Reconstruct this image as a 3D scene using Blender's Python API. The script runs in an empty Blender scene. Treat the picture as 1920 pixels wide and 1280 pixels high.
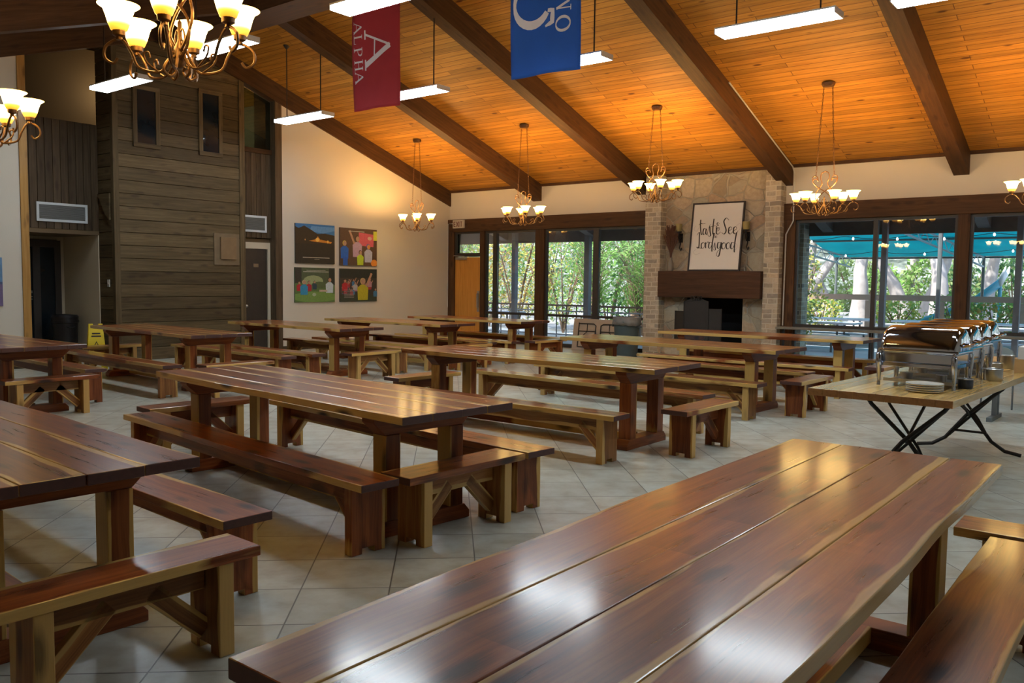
import bpy, bmesh, math, random
from mathutils import Vector, Matrix
R = math.radians
C = bpy.context.scene.collection
sc = bpy.context.scene
random.seed(4)

# ---------------------------------------------------------------- camera, world, exposure
F_PX, PITCH, ROLL, YAW, EYE = 1578.3, R(4.060), R(0.683), R(38.164), 1.62
cy_, sy_ = math.cos(YAW), math.sin(YAW)
FW = Vector((-sy_*math.cos(PITCH), cy_*math.cos(PITCH), -math.sin(PITCH)))
R0 = Vector((cy_, sy_, 0)); U0 = R0.cross(FW)
RT = R0*math.cos(ROLL)+U0*math.sin(ROLL); UP = U0*math.cos(ROLL)-R0*math.sin(ROLL)
cd = bpy.data.cameras.new('camera'); cam = bpy.data.objects.new('camera', cd); C.objects.link(cam)
m = Matrix((RT, UP, -FW)).transposed().to_4x4(); m.translation = Vector((0, 0, EYE)); cam.matrix_world = m
cd.sensor_width = 36; cd.lens = F_PX/1920*36; cd.clip_end = 300; cd.clip_start = .05
sc.camera = cam
sc.view_settings.view_transform = 'Standard'; sc.view_settings.look = 'None'
sc.view_settings.gamma = 1; sc.view_settings.use_curve_mapping = False
sc.view_settings.exposure = 1.25
w = bpy.data.worlds.new('world'); sc.world = w; w.use_nodes = True
wn = w.node_tree.nodes; wl = w.node_tree.links
sky = wn.new('ShaderNodeTexSky'); sky.sky_type = 'NISHITA'; sky.sun_disc = False
sky.sun_elevation = R(48); sky.sun_rotation = R(200); sky.dust_density = 2.0
wl.new(sky.outputs[0], wn['Background'].inputs[0]); wn['Background'].inputs[1].default_value = 0.34
sd = bpy.data.lights.new('sun', 'SUN'); sd.energy = 4.6; sd.angle = R(1.0); sd.color = (1, .93, .82)
so = bpy.data.objects.new('sun', sd); C.objects.link(so); so.rotation_euler = (R(42), 0, R(-20)); so.location = (0, -20, 30)

# ---------------------------------------------------------------- materials
class NT:
    def __init__(s, name):
        s.m = bpy.data.materials.new(name); s.m.use_nodes = True
        s.t = s.m.node_tree; s.n = s.t.nodes; s.b = s.n['Principled BSDF']; s.out = s.n['Material Output']
    def N(s, t, **kw):
        n = s.n.new('ShaderNode'+t)
        for k, v in kw.items(): setattr(n, k, v)
        return n
    def L(s, a, b): s.t.links.new(a, b)
    def inp(s, sock, v):
        if hasattr(v, 'is_output') or hasattr(v, 'links'): s.L(v, sock)
        else: sock.default_value = v
    def M(s, op, a, b=0.0, c=0.0, clamp=False):
        n = s.N('Math', operation=op); n.use_clamp = clamp
        s.inp(n.inputs[0], a); s.inp(n.inputs[1], b); s.inp(n.inputs[2], c); return n.outputs[0]
    def mix(s, f, a, b, mode='MIX'):
        n = s.N('Mix', data_type='RGBA', blend_type=mode)
        s.inp(n.inputs[0], f)
        for i, v in ((6, a), (7, b)):
            if isinstance(v, tuple): v = v+(1,) if len(v) == 3 else v
            s.inp(n.inputs[i], v)
        return n.outputs[2]
    def noise(s, vec, scale=5, detail=3, rough=.5):
        n = s.N('TexNoise'); s.L(vec, n.inputs['Vector']); n.inputs['Scale'].default_value = scale
        n.inputs['Detail'].default_value = detail; n.inputs['Roughness'].default_value = rough; return n.outputs[0]
    def ramp(s, f, stops):
        n = s.N('ValToRGB'); e = n.color_ramp.elements
        while len(e) < len(stops): e.new(.5)
        for el, (p, c) in zip(e, stops):
            el.position = p; el.color = c+(1,) if len(c) == 3 else c
        s.inp(n.inputs[0], f); return n.outputs[0]
    def comb(s, x, y, z):
        n = s.N('CombineXYZ')
        for i, v in enumerate((x, y, z)): s.inp(n.inputs[i], v)
        return n.outputs[0]
    def sep(s, v):
        n = s.N('SeparateXYZ'); s.L(v, n.inputs[0]); return n.outputs
    def mapr(s, v, a, b, c=0, d=1):
        n = s.N('MapRange'); s.inp(n.inputs[0], v)
        for i, q in enumerate((a, b, c, d)): n.inputs[1+i].default_value = q
        return n.outputs[0]
    def bump(s, h, st=.3, d=.01):
        n = s.N('Bump'); n.inputs['Strength'].default_value = st; n.inputs['Distance'].default_value = d
        s.L(h, n.inputs['Height']); s.L(n.outputs[0], s.b.inputs['Normal'])
    def set(s, col=None, rough=None, **kw):
        if col is not None:
            if isinstance(col, tuple): s.b.inputs['Base Color'].default_value = col+(1,)
            else: s.L(col, s.b.inputs['Base Color'])
        if rough is not None: s.inp(s.b.inputs['Roughness'], rough)
        for k, v in kw.items(): s.inp(s.b.inputs[k.replace('_', ' ')], v)

def simple(name, col, rough=.5, var=.12, scale=8, metal=0, **kw):
    t = NT(name); tc = t.N('TexCoord')
    n = t.noise(tc.outputs['Object'], scale, 4)
    a = tuple(c*(1-var) for c in col); b = tuple(min(1, c*(1+var)) for c in col)
    t.set(t.mix(n, a, b), rough, Metallic=metal, **kw); return t.m

def wood_mat(name, dark, mid, light, sap, rough=.25, sapw=1.0, knots=1.0, coat=.5):
    t = NT(name)
    uv = t.N('TexCoord').outputs['UV']; u, v, _ = t.sep(uv)
    pid = t.N('Attribute', attribute_name='pid').outputs['Fac']
    ev = t.N('Attribute', attribute_name='ev').outputs['Fac']
    rnd = t.N('ObjectInfo').outputs['Random']
    U = t.M('ADD', t.M('ADD', u, t.M('MULTIPLY', pid, 7.3)), t.M('MULTIPLY', rnd, 31.))
    P = t.M('ADD', t.M('MULTIPLY', pid, 3.7), t.M('MULTIPLY', rnd, 17.))
    warp = t.noise(t.comb(t.M('MULTIPLY', U, 1.3), t.M('MULTIPLY', v, 5.), P), 1, 2)
    V = t.M('ADD', v, t.M('MULTIPLY', warp, .07))
    g1 = t.noise(t.comb(t.M('MULTIPLY', U, 1.1), t.M('MULTIPLY', V, 22.), P), 1, 5, .6)
    g2 = t.noise(t.comb(t.M('MULTIPLY', U, 3.5), t.M('MULTIPLY', V, 160.), P), 1, 3, .6)
    g = t.M('ADD', t.M('MULTIPLY', g1, .75), t.M('MULTIPLY', g2, .25))
    col = t.ramp(g, [(.30, dark), (.5, mid), (.70, light)])
    wn_ = t.N('TexWhiteNoise', noise_dimensions='1D'); t.L(P, wn_.inputs['W'])
    bri = t.mapr(wn_.outputs[0], 0, 1, .72, 1.35)
    col = t.mix(1., col, t.comb(bri, bri, bri), 'MULTIPLY')
    # sapwood along the edges of a board
    ed = t.M('MINIMUM', ev, t.M('SUBTRACT', 1., ev)); side = t.M('MULTIPLY', t.M('ROUND', ev), 5.3)
    n1 = t.noise(t.comb(t.M('MULTIPLY', U, .45), side, P), 1.3, 4, .5)
    n2 = t.noise(t.comb(t.M('MULTIPLY', U, 5.), t.M('MULTIPLY', V, 30.), P), 1, 2)
    th = t.M('ADD', t.mapr(n1, .40, .75, -.02, .24*sapw), t.M('MULTIPLY', t.M('SUBTRACT', n2, .5), .07))
    sm = t.mapr(t.M('SUBTRACT', th, ed), -.01, .02)
    # odd streaks inside the board
    st = t.noise(t.comb(t.M('MULTIPLY', U, 1.6), t.M('MULTIPLY', V, 26.), t.M('ADD', P, 9.)), 1, 1)
    st = t.mapr(st, .80, .84, 0, .7*sapw)
    sapc = t.mix(g2, sap, tuple(c*.72 for c in sap))
    col = t.mix(t.M('MAXIMUM', sm, st, clamp=True), col, sapc)
    vo = t.N('TexVoronoi'); t.L(t.comb(t.M('MULTIPLY', U, 2.6), t.M('MULTIPLY', V, 8.), P), vo.inputs['Vector']); vo.inputs['Scale'].default_value = 1
    k = t.M('ADD', vo.outputs['Distance'], t.M('MULTIPLY', t.M('SUBTRACT', g2, .5), .22))
    sel = t.mapr(t.sep(vo.outputs['Color'])[0], .36, .38, 0, 1)
    km = t.M('MULTIPLY', t.mapr(k, .14, .34, 1, 0), t.M('MULTIPLY', sel, .85*knots))
    col = t.mix(km, col, (.022, .010, .010))
    t.set(col, t.mapr(g, .2, .8, rough*.9, rough*1.15), Specular_IOR_Level=.18, Coat_Weight=coat, Coat_Roughness=.13)
    return t.m

M = {}
M['cedar'] = wood_mat('cedar', (.085, .020, .008), (.225, .060, .017), (.37, .125, .034), (.66, .42, .13), .28, 1.1, 1.1, coat=.5)
M['cedar_leg'] = wood_mat('cedar_leg', (.085, .022, .009), (.21, .058, .018), (.33, .11, .032), (.60, .37, .11), .36, 1.3, .8, .2)
M['cedar_gold'] = wood_mat('cedar_gold', (.12, .045, .016), (.26, .11, .035), (.40, .20, .065), (.60, .38, .13), .35, 1.9, .8, .2)
M['endgrain'] = simple('endgrain', (.075, .028, .022), .55, .3, 40)
M['butcher'] = wood_mat('butcher', (.50, .29, .085), (.60, .37, .12), (.68, .45, .17), (.70, .48, .20), .22, .3, .1, .4)
M['butcher_edge'] = simple('butcher_edge', (.40, .20, .07), .4, .3, 60)
M['beam'] = wood_mat('beam', (.045, .022, .010), (.075, .036, .016), (.11, .054, .024), (.10, .05, .022), .6, 0, .6, 0)
M['mantelwood'] = wood_mat('mantelwood', (.038, .020, .012), (.062, .030, .017), (.088, .044, .024), (.1, .05, .02), .6, 0, .3, 0)
M['pine_trim'] = wood_mat('pine_trim', (.33, .17, .04), (.44, .24, .07), (.52, .30, .09), (.5, .3, .1), .4, 0, .5, .1)
M['doorwood'] = wood_mat('doorwood', (.36, .155, .028), (.44, .20, .038), (.50, .24, .052), (.5, .24, .05), .35, 0, .1, .2)
M['siding'] = wood_mat('siding', (.052, .036, .017), (.098, .069, .034), (.145, .106, .058), (.1, .07, .04), .6, 0, .5, 0)
M['vboard'] = wood_mat('vboard', (.045, .030, .017), (.075, .051, .029), (.11, .078, .048), (.08, .05, .03), .6, 0, .5, 0)

def ceiling_mat(name='pine_ceiling', k_=1.):
    t = NT(name); uv = t.N('TexCoord').outputs['UV']
    br = t.N('TexBrick'); t.L(uv, br.inputs['Vector']); br.offset = .37; br.squash = 1
    for k, v in (('Scale', 1), ('Mortar Size', .008), ('Mortar Smooth', .4), ('Brick Width', 2.6), ('Row Height', .135), ('Bias', 0)): br.inputs[k].default_value = v
    br.inputs['Color1'].default_value = (0, 0, 0, 1); br.inputs['Color2'].default_value = (1, 1, 1, 1); br.inputs['Mortar'].default_value = (.5, .5, .5, 1)
    u, v, _ = t.sep(uv); tone = br.outputs['Color']
    tn = t.sep(tone)[0]
    g = t.noise(t.comb(t.M('MULTIPLY', u, 1.2), t.M('MULTIPLY', v, 22.), t.M('MULTIPLY', tn, 9.)), 1, 5, .6)
    col = t.ramp(g, [(.28, (.27, .115, .016)), (.5, (.40, .185, .026)), (.75, (.50, .25, .042))])
    b = t.mapr(tn, 0, 1, .80, 1.18); col = t.mix(1., col, t.comb(b, b, b), 'MULTIPLY')
    vo = t.N('TexVoronoi'); t.L(t.comb(t.M('MULTIPLY', u, 1.6), t.M('MULTIPLY', v, 4.2), 0.), vo.inputs['Vector']); vo.inputs['Scale'].default_value = 1
    sel = t.mapr(t.sep(vo.outputs['Color'])[0], .35, .37)
    k = t.M('MULTIPLY', t.mapr(vo.outputs['Distance'], .08, .15, 1, 0), sel)
    col = t.mix(t.M('MULTIPLY', k, .9), col, (.08, .022, .006))
    st = t.noise(t.comb(t.M('MULTIPLY', u, 1.5), t.M('MULTIPLY', v, 8.), 4.), 1, 3)
    col = t.mix(t.mapr(st, .62, .75, 0, .45), col, (.26, .075, .010))
    col = t.mix(t.M('MULTIPLY', br.outputs['Fac'], .75), col, (.09, .03, .008))
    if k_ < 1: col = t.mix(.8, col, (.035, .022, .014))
    t.set(col, .55, Specular_IOR_Level=.25); t.bump(t.M('SUBTRACT', 1., br.outputs['Fac']), .5, .006); return t.m
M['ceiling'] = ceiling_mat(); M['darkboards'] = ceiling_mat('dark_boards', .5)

def floor_mat():
    t = NT('floor_tile'); tc = t.N('TexCoord'); mp = t.N('Mapping')
    t.L(tc.outputs['Object'], mp.inputs[0]); mp.inputs['Rotation'].default_value = (0, 0, R(-42.5))
    mp.inputs['Location'].default_value = (.30, -.225, 0)
    v = mp.outputs[0]
    br = t.N('TexBrick'); t.L(v, br.inputs['Vector']); br.offset = 0
    for k, q in (('Scale', 1), ('Mortar Size', .0045), ('Mortar Smooth', .3), ('Brick Width', .462), ('Row Height', .462), ('Bias', 0)): br.inputs[k].default_value = q
    br.inputs['Color1'].default_value = (0, 0, 0, 1); br.inputs['Color2'].default_value = (1, 1, 1, 1)
    tn = t.sep(br.outputs['Color'])[0]
    x, y, z = t.sep(v); vv = t.comb(x, y, t.M('MULTIPLY', tn, 20.))
    n = t.noise(vv, 6, 5, .5); n2 = t.noise(vv, 28, 3)
    col = t.ramp(n, [(.3, (.33, .30, .23)), (.48, (.41, .41, .345)), (.7, (.48, .495, .44))])
    col = t.mix(t.mapr(n2, .45, .95, 0, .30), col, (.30, .25, .18))
    b = t.mapr(tn, 0, 1, .9, 1.08); col = t.mix(1., col, t.comb(b, b, b), 'MULTIPLY')
    col = t.mix(t.M('MULTIPLY', br.outputs['Fac'], .85), col, (.07, .06, .05))
    t.set(col, .34); t.bump(t.M('SUBTRACT', 1., br.outputs['Fac']), .35, .003); return t.m
M['floor'] = floor_mat()

def plaster(name, col):
    t = NT(name); o = t.N('TexCoord').outputs['Object']; n = t.noise(o, 60, 4); n2 = t.noise(o, 1.2, 3)
    t.set(t.mix(n2, tuple(c*.95 for c in col), tuple(c*1.03 for c in col)), .8); t.bump(n, .15, .003); return t.m
M['wall'] = plaster('wall_paint', (.60, .555, .47)); M['wall_dim'] = plaster('passage_paint', (.55, .47, .34))
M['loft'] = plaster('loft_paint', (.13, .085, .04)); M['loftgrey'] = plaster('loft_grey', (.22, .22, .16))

def stone_mat(name, sx, sy, cols, mort, bricky):
    t = NT(name); o = t.N('TexCoord').outputs['Object']; x, y, z = t.sep(o)
    h = t.M('ADD', x, t.M('MULTIPLY', y, 1.0))
    wv = t.noise(o, 3, 2); wz = t.M('ADD', z, t.M('MULTIPLY', wv, .05 if bricky else .16)); wx = t.M('ADD', h, t.M('MULTIPLY', t.noise(o, 2.3, 2), .05 if bricky else .2))
    if bricky:
        br = t.N('TexBrick'); t.L(t.comb(wx, wz, 0.), br.inputs['Vector']); br.offset = .5; br.squash = .75; br.squash_frequency = 3
        for k, q in (('Scale', 1), ('Mortar Size', .012), ('Mortar Smooth', .3), ('Brick Width', sx), ('Row Height', sy), ('Bias', 0)): br.inputs[k].default_value = q
        br.inputs['Color1'].default_value = (0, 0, 0, 1); br.inputs['Color2'].default_value = (1, 1, 1, 1)
        tn = t.sep(br.outputs['Color'])[0]; mo = br.outputs['Fac']
    else:
        vv = t.comb(t.M('DIVIDE', wx, sx), t.M('DIVIDE', wz, sy), 0.)
        v1 = t.N('TexVoronoi'); v1.distance = 'CHEBYCHEV'; t.L(vv, v1.inputs['Vector']); v1.inputs['Scale'].default_value = 1
        v2 = t.N('TexVoronoi'); v2.feature = 'DISTANCE_TO_EDGE'; t.L(vv, v2.inputs['Vector']); v2.inputs['Scale'].default_value = 1
        tn = t.sep(v1.outputs['Color'])[0]; mo = t.mapr(v2.outputs['Distance'], .015, .045, 1, 0)
    n = t.noise(o, 14, 5, .65)
    tn = t.M('ADD', t.M('MULTIPLY', tn, .9), t.M('MULTIPLY', n, .12))
    k = len(cols)-1; col = t.ramp(tn, [(.08+.84*i/k, c) for i, c in enumerate(cols)])
    col = t.mix(t.mapr(n, .35, .7, 0, .35), col, (.16, .12, .085))
    col = t.mix(mo, col, mort)
    t.set(col, .85); t.bump(t.M('ADD', t.M('SUBTRACT', 1., mo), t.M('MULTIPLY', n, .6)), .8, .02); return t.m
M['pier_stone'] = stone_mat('pier_stone', .27, .105, [(.24, .22, .19), (.50, .43, .33), (.38, .33, .25), (.60, .53, .41), (.32, .29, .245), (.56, .47, .34)], (.58, .53, .43), True)
M['rubble'] = stone_mat('rubble_stone', .42, .34, [(.33, .32, .26), (.50, .43, .31), (.42, .30, .20), (.38, .38, .31), (.56, .48, .35), (.34, .28, .20)], (.40, .36, .285), False)

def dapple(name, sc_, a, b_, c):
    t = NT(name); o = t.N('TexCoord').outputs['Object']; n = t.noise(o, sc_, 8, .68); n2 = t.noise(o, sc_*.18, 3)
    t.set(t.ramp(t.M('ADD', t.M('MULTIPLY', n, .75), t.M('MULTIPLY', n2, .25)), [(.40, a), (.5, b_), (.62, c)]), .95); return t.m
M['iron'] = simple('wrought_iron', (.17, .085, .035), .42, .35, 60, .75)
M['black'] = simple('black_metal', (.012, .012, .013), .45, .3, 30, .3)
M['blackmat'] = simple('black_screen', (.016, .016, .017), .6, .3, 20)
M['void'] = simple('soot', (.006, .005, .005), .9)
M['chrome'] = simple('polished_steel', (.56, .60, .68), .07, .03, 5, 1.0)
M['steel'] = simple('brushed_steel', (.45, .45, .44), .3, .1, 20, 1.0)
M['fixture'] = simple('fixture_enamel', (.60, .60, .62), .4, .05)
M['rodm'] = simple('dark_rod', (.03, .02, .015), .5)
M['frame'] = simple('dark_window_frame', (.035, .027, .022), .5, .2, 12)
M['framewood'] = M['beam']
M['whitepaint'] = simple('white_paint', (.62, .62, .58), .5, .04)
M['ventwhite'] = simple('vent_frame', (.55, .60, .62), .5, .05)
def grille():
    t = NT('vent_grille'); o = t.N('TexCoord').outputs['Object']; wv = t.N('TexWave', bands_direction='Z'); t.L(o, wv.inputs[0]); wv.inputs['Scale'].default_value = 16
    t.set(t.mix(wv.outputs[1], (.06, .065, .065), (.17, .18, .17)), .6); return t.m
M['grille'] = grille()
M['canblack'] = simple('black_plastic', (.012, .010, .012), .35, .2)
M['cangrey'] = simple('grey_plastic', (.055, .085, .095), .45, .15)
M['bag'] = simple('bin_liner', (.20, .21, .21), .25, .25, 14)
M['yellow'] = simple('yellow_plastic', (.72, .55, .02), .4, .08)
M['laminate'] = simple('tan_laminate', (.36, .29, .22), .5, .1)
M['greymetal'] = simple('grey_metal', (.10, .115, .12), .45, .1)
M['greyplastic'] = simple('grey_seat_plastic', (.22, .27, .27), .4, .1)
M['cream'] = simple('cream_ceramic', (.80, .76, .66), .2, .04)
M['bluerim'] = simple('blue_glaze', (.03, .09, .17), .25)
M['canlabel'] = simple('dark_label', (.03, .045, .08), .4, .5, 30)
M['candle'] = simple('amber_candle_glass', (.30, .24, .09), .35, .2)
M['twig'] = simple('dried_twigs', (.10, .045, .028), .9, .4, 30)
M['potglass'] = simple('stone_vase', (.20, .18, .15), .6, .2)
M['canvaswhite'] = simple('sign_board', (.66, .66, .64), .6, .02)
M['ink'] = simple('black_ink', (.018, .014, .016), .6)
M['inkgrey'] = simple('pale_ink', (.40, .38, .40), .7)
M['red'] = simple('red_cloth', (.34, .022, .030), .85, .1, 3)
M['blue'] = simple('blue_cloth', (.008, .085, .42), .8, .1, 3)
M['print'] = simple('white_print', (.66, .64, .68), .7, .03)
M['exitface'] = simple('exit_panel', (.50, .45, .36), .5, .04)
M['exitred'] = simple('exit_lettering', (.12, .018, .012), .6)
M['plywood'] = simple('panel_wood', (.20, .125, .06), .55, .2, 9)
M['conduit'] = simple('conduit_white', (.55, .54, .50), .5)
M['panelback'] = simple('panel_back', (.17, .12, .065), .6, .2)
M['napkin'] = simple('white_napkins', (.68, .66, .60), .8)
M['crate'] = simple('crate_wood', (.55, .33, .13), .5, .15)
M['ledge'] = simple('grey_ledge', (.18, .175, .15), .4, .1)
M['trunk'] = simple('pale_bark', (.34, .31, .30), .9, .35, 5)
M['trunkbrown'] = simple('brown_bark', (.20, .13, .09), .9, .3, 8)
M['rail'] = simple('weathered_rail', (.30, .20, .15), .7, .15)
M['bluewhite'] = simple('sunbleached_paint', (.50, .54, .60), .6, .1)
M['patio'] = simple('patio_concrete', (.40, .43, .47), .7, .15, 2)
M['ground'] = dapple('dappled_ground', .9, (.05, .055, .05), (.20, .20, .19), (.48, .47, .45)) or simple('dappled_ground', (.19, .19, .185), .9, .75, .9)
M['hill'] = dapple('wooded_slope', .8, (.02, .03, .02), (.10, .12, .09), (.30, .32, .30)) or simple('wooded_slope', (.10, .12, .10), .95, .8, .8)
t = NT('teal_canopy'); n = t.noise(t.N('TexCoord').outputs['Object'], 1.2, 3); cc = t.mix(n, (.0, .30, .36), (.02, .50, .55)); t.set(cc, .8)
tr = t.N('BsdfTranslucent'); t.L(cc, tr.inputs[0]); mx = t.N('MixShader'); mx.inputs[0].default_value = .6; t.L(t.b.outputs[0], mx.inputs[1]); t.L(tr.outputs[0], mx.inputs[2]); t.L(mx.outputs[0], t.out.inputs[0]); M['teal'] = t.m
M['slide'] = simple('turquoise_plastic', (.05, .38, .52), .35, .1)
M['slidewhite'] = simple('pale_slide', (.62, .70, .72), .35, .1)
M['soffit'] = simple('brown_soffit', (.24, .20, .18), .8, .2); M['column'] = simple('grey_column', (.30, .29, .32), .7, .15)
for n_, c_ in (('leafY', (.50, .46, .10)), ('leafG', (.16, .30, .07)), ('leafB', (.24, .44, .10)), ('leafP', (.24, .33, .12)), ('leafO', (.50, .30, .08)), ('leafD', (.07, .18, .07))):
    t = NT(n_); o = t.N('TexCoord').outputs['Object']; n = t.noise(o, 3, 3)
    t.set(t.mix(n, tuple(c*.6 for c in c_), tuple(min(1, c*1.45) for c in c_)), .55)
    tr = t.N('BsdfTranslucent'); tr.inputs[0].default_value = tuple(min(1, c*1.2) for c in c_)+(1,)
    mx = t.N('MixShader'); mx.inputs[0].default_value = .35; t.L(t.b.outputs[0], mx.inputs[1]); t.L(tr.outputs[0], mx.inputs[2]); t.L(mx.outputs[0], t.out.inputs[0]); M[n_] = t.m
def glass(name, tint, refl=1.0):
    t = NT(name); fr = t.N('Fresnel'); fr.inputs[0].default_value = 1.5
    tr = t.N('BsdfTransparent'); tr.inputs[0].default_value = tint+(1,)
    gl = t.N('BsdfGlossy'); gl.inputs['Roughness'].default_value = .01
    o = t.N('TexCoord').outputs['Object']; n = t.noise(o, 1.5, 2)
    mx = t.N('MixShader'); t.L(t.M('MULTIPLY', fr.outputs[0], t.mapr(n, 0, 1, .9*refl, 1.1*refl)), mx.inputs[0]); t.L(tr.outputs[0], mx.inputs[1]); t.L(gl.outputs[0], mx.inputs[2]); t.L(mx.outputs[0], t.out.inputs[0]); return t.m
M['glass'] = glass('window_glass', (.93, .95, .96)); M['darkglass'] = glass('dark_glass', (.42, .46, .42))
def emit(name, col, st, base=None):
    t = NT(name); n = t.noise(t.N('TexCoord').outputs['Object'], 3, 1)
    t.set(base or col, .5); t.L(t.mix(n, tuple(c*.97 for c in col), col), t.b.inputs['Emission Color']); t.b.inputs['Emission Strength'].default_value = st; return t.m
M['tube'] = emit('diffuser', (.82, .93, 1.0), 15.0)
M['bulblit'] = emit('string_bulb', (1., .95, .85), 3.0)
def shade_mat():
    t = NT('amber_glass_shade'); z = t.sep(t.N('TexCoord').outputs['Object'])[2]
    c = t.ramp(t.mapr(z, .235, .395), [(0, (1., .30, .01)), (.22, (1., .42, .03)), (.42, (1., .68, .22)), (.85, (1., .68, .22)), (.97, (1., .5, .06))])
    s = t.ramp(t.mapr(z, .235, .395), [(0, (.055,)*3), (.20, (.085,)*3), (.45, (1.,)*3), (.82, (1.,)*3), (.97, (.12,)*3)])
    t.set((.8, .6, .3), .3); t.L(c, t.b.inputs['Emission Color']); t.L(t.M('MULTIPLY', s, 11.0), t.b.inputs['Emission Strength']); return t.m
M['shade'] = shade_mat()

# ---------------------------------------------------------------- mesh builder
class MB:
    def __init__(s):
        s.bm = bmesh.new(); s.uv = s.bm.loops.layers.uv.new('UVMap')
        s.ev = s.bm.loops.layers.float.new('ev'); s.pid = s.bm.loops.layers.float.new('pid')
    def face(s, vs, mat=0, uvs=None, evs=None, pid=0.):
        try: f = s.bm.faces.new(vs)
        except ValueError: return
        f.material_index = mat
        for i, l in enumerate(f.loops):
            l[s.uv].uv = uvs[i] if uvs else (l.vert.co.x+l.vert.co.y, l.vert.co.z)
            l[s.ev] = evs[i] if evs else .5
            l[s.pid] = pid
        return f
    def plank(s, Mx, L, W, T, wl=None, wr=None, n=1, pid=None, mat=0, emat=0, bev=0.0, taper=.0):
        """board: length along local x, width y, thickness z 0..T"""
        if pid is None: pid = random.random()
        rows = []
        for i in range(n+1):
            x = -L/2+L*i/n; a = -W/2+(wl(x) if wl else 0); b = W/2+(wr(x) if wr else 0)
            rows.append([s.bm.verts.new(Mx @ Vector(c)) for c in ((x, a+taper, 0), (x, b-taper, 0), (x, b, T), (x, a, T))])
        for i in range(n):
            p, q = rows[i], rows[i+1]; x0 = -L/2+L*i/n; x1 = x0+L/n
            s.face([p[3], q[3], q[2], p[2]][::-1], mat, [(x0, W), (x1, W), (x1, 0), (x0, 0)], [1, 1, 0, 0], pid)
            s.face([p[0], p[1], q[1], q[0]][::-1], mat, [(x1, 0), (x1, W), (x0, W), (x0, 0)], [0, 1, 1, 0], pid)
            s.face([p[0], q[0], q[3], p[3]], mat, [(x0, -T), (x1, -T), (x1, 0), (x0, 0)], [.0]*4, pid)
            s.face([p[1], p[2], q[2], q[1]], mat, [(x0, W+T), (x0, W), (x1, W), (x1, W+T)], [1.]*4, pid)
        p, q = rows[0], rows[-1]
        s.face([p[0], p[3], p[2], p[1]], emat, None, None, pid); s.face([q[0], q[1], q[2], q[3]], emat, None, None, pid)
    def box(s, x0, x1, y0, y1, z0, z1, mat=0, axis=None, pid=None, emat=None, Mx=None):
        """axis: grain direction"""
        dx, dy, dz = x1-x0, y1-y0, z1-z0
        c = Vector(((x0+x1)/2, (y0+y1)/2, (z0+z1)/2))
        if axis is None: axis = 'xyz'[max(range(3), key=lambda i: (dx, dy, dz)[i])]
        emat = mat if emat is None else emat
        T = Matrix.Translation(c)
        if axis == 'x': Q = T @ Matrix.Translation((0, 0, -dz/2)); L, W, H = dx, dy, dz
        elif axis == 'y': Q = T @ Matrix.Rotation(R(90), 4, 'Z') @ Matrix.Translation((0, 0, -dz/2)); L, W, H = dy, dx, dz
        else:
            Q = T @ Matrix(((0, 0, 1, 0), (0, 1, 0, 0), (-1, 0, 0, 0), (0, 0, 0, 1))) @ Matrix.Translation((0, 0, -dx/2)); L, W, H = dz, dy, dx
        if Mx is not None: Q = Mx @ Q
        s.plank(Q, L, W, H, pid=pid, mat=mat, emat=emat)
    def tube(s, pts, r, n=8, mat=0, cap=True, closed=False):
        pts = [Vector(p) for p in pts]; N = len(pts); rings = []; prev = None
        for i, p in enumerate(pts):
            a = pts[i-1] if (i or closed) else p; b = pts[(i+1) % N] if (i < N-1 or closed) else p
            d = (b-a).normalized()
            if prev is None:
                prev = d.orthogonal().normalized()
            e = (prev-d*prev.dot(d))
            e = e.normalized() if e.length > 1e-6 else d.orthogonal().normalized()
            prev = e; g = d.cross(e); rr = r[i] if isinstance(r, (list, tuple)) else r
            rings.append([s.bm.verts.new(p+(e*math.cos(2*math.pi*k/n)+g*math.sin(2*math.pi*k/n))*rr) for k in range(n)])
        rng = range(N if closed else N-1)
        for i in rng:
            A, B = rings[i], rings[(i+1) % N]
            for k in range(n): s.face([A[k], A[(k+1) % n], B[(k+1) % n], B[k]], mat)
        if cap and not closed:
            s.face(rings[0][::-1], mat); s.face(rings[-1], mat)
    def lathe(s, prof, c=(0, 0, 0), n=24, mat=0, sx=1, sy=1, mats=None):
        rings = []
        for r, z in prof:
            rings.append([s.bm.verts.new((c[0]+r*sx*math.cos(2*math.pi*k/n), c[1]+r*sy*math.sin(2*math.pi*k/n), c[2]+z)) for k in range(n)])
        for i in range(len(prof)-1):
            A, B = rings[i], rings[i+1]
            for k in range(n): s.face([A[k], A[(k+1) % n], B[(k+1) % n], B[k]], mats[i] if mats else mat)
        if prof[0][0] > 1e-4: s.face(rings[0][::-1], mats[0] if mats else mat)
        if prof[-1][0] > 1e-4: s.face(rings[-1], mats[-1] if mats else mat)
    def prism(s, poly, f0, f1, mat=0):
        """poly list of 2D points, f0/f1 map (a,b)->3D for both faces"""
        A = [s.bm.verts.new(f0(*p)) for p in poly]; B = [s.bm.verts.new(f1(*p)) for p in poly]; n = len(poly)
        s.face(A, mat); s.face(B[::-1], mat)
        for i in range(n): s.face([A[i], B[i], B[(i+1) % n], A[(i+1) % n]], mat)
    def ribbon(s, pts, f, mat=0):
        """pts: (a,b,width); flat stroke mapped by f"""
        P = [Vector((p[0], p[1])) for p in pts]; prev = None
        for i, p in enumerate(P):
            d = (P[min(i+1, len(P)-1)]-P[max(i-1, 0)]); d = d.normalized() if d.length else Vector((1, 0)); n = Vector((-d.y, d.x))*pts[i][2]/2
            a, b = s.bm.verts.new(f(*(p+n))), s.bm.verts.new(f(*(p-n)))
            if prev: s.face([prev[0], prev[1], b, a], mat)
            prev = (a, b)
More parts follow.
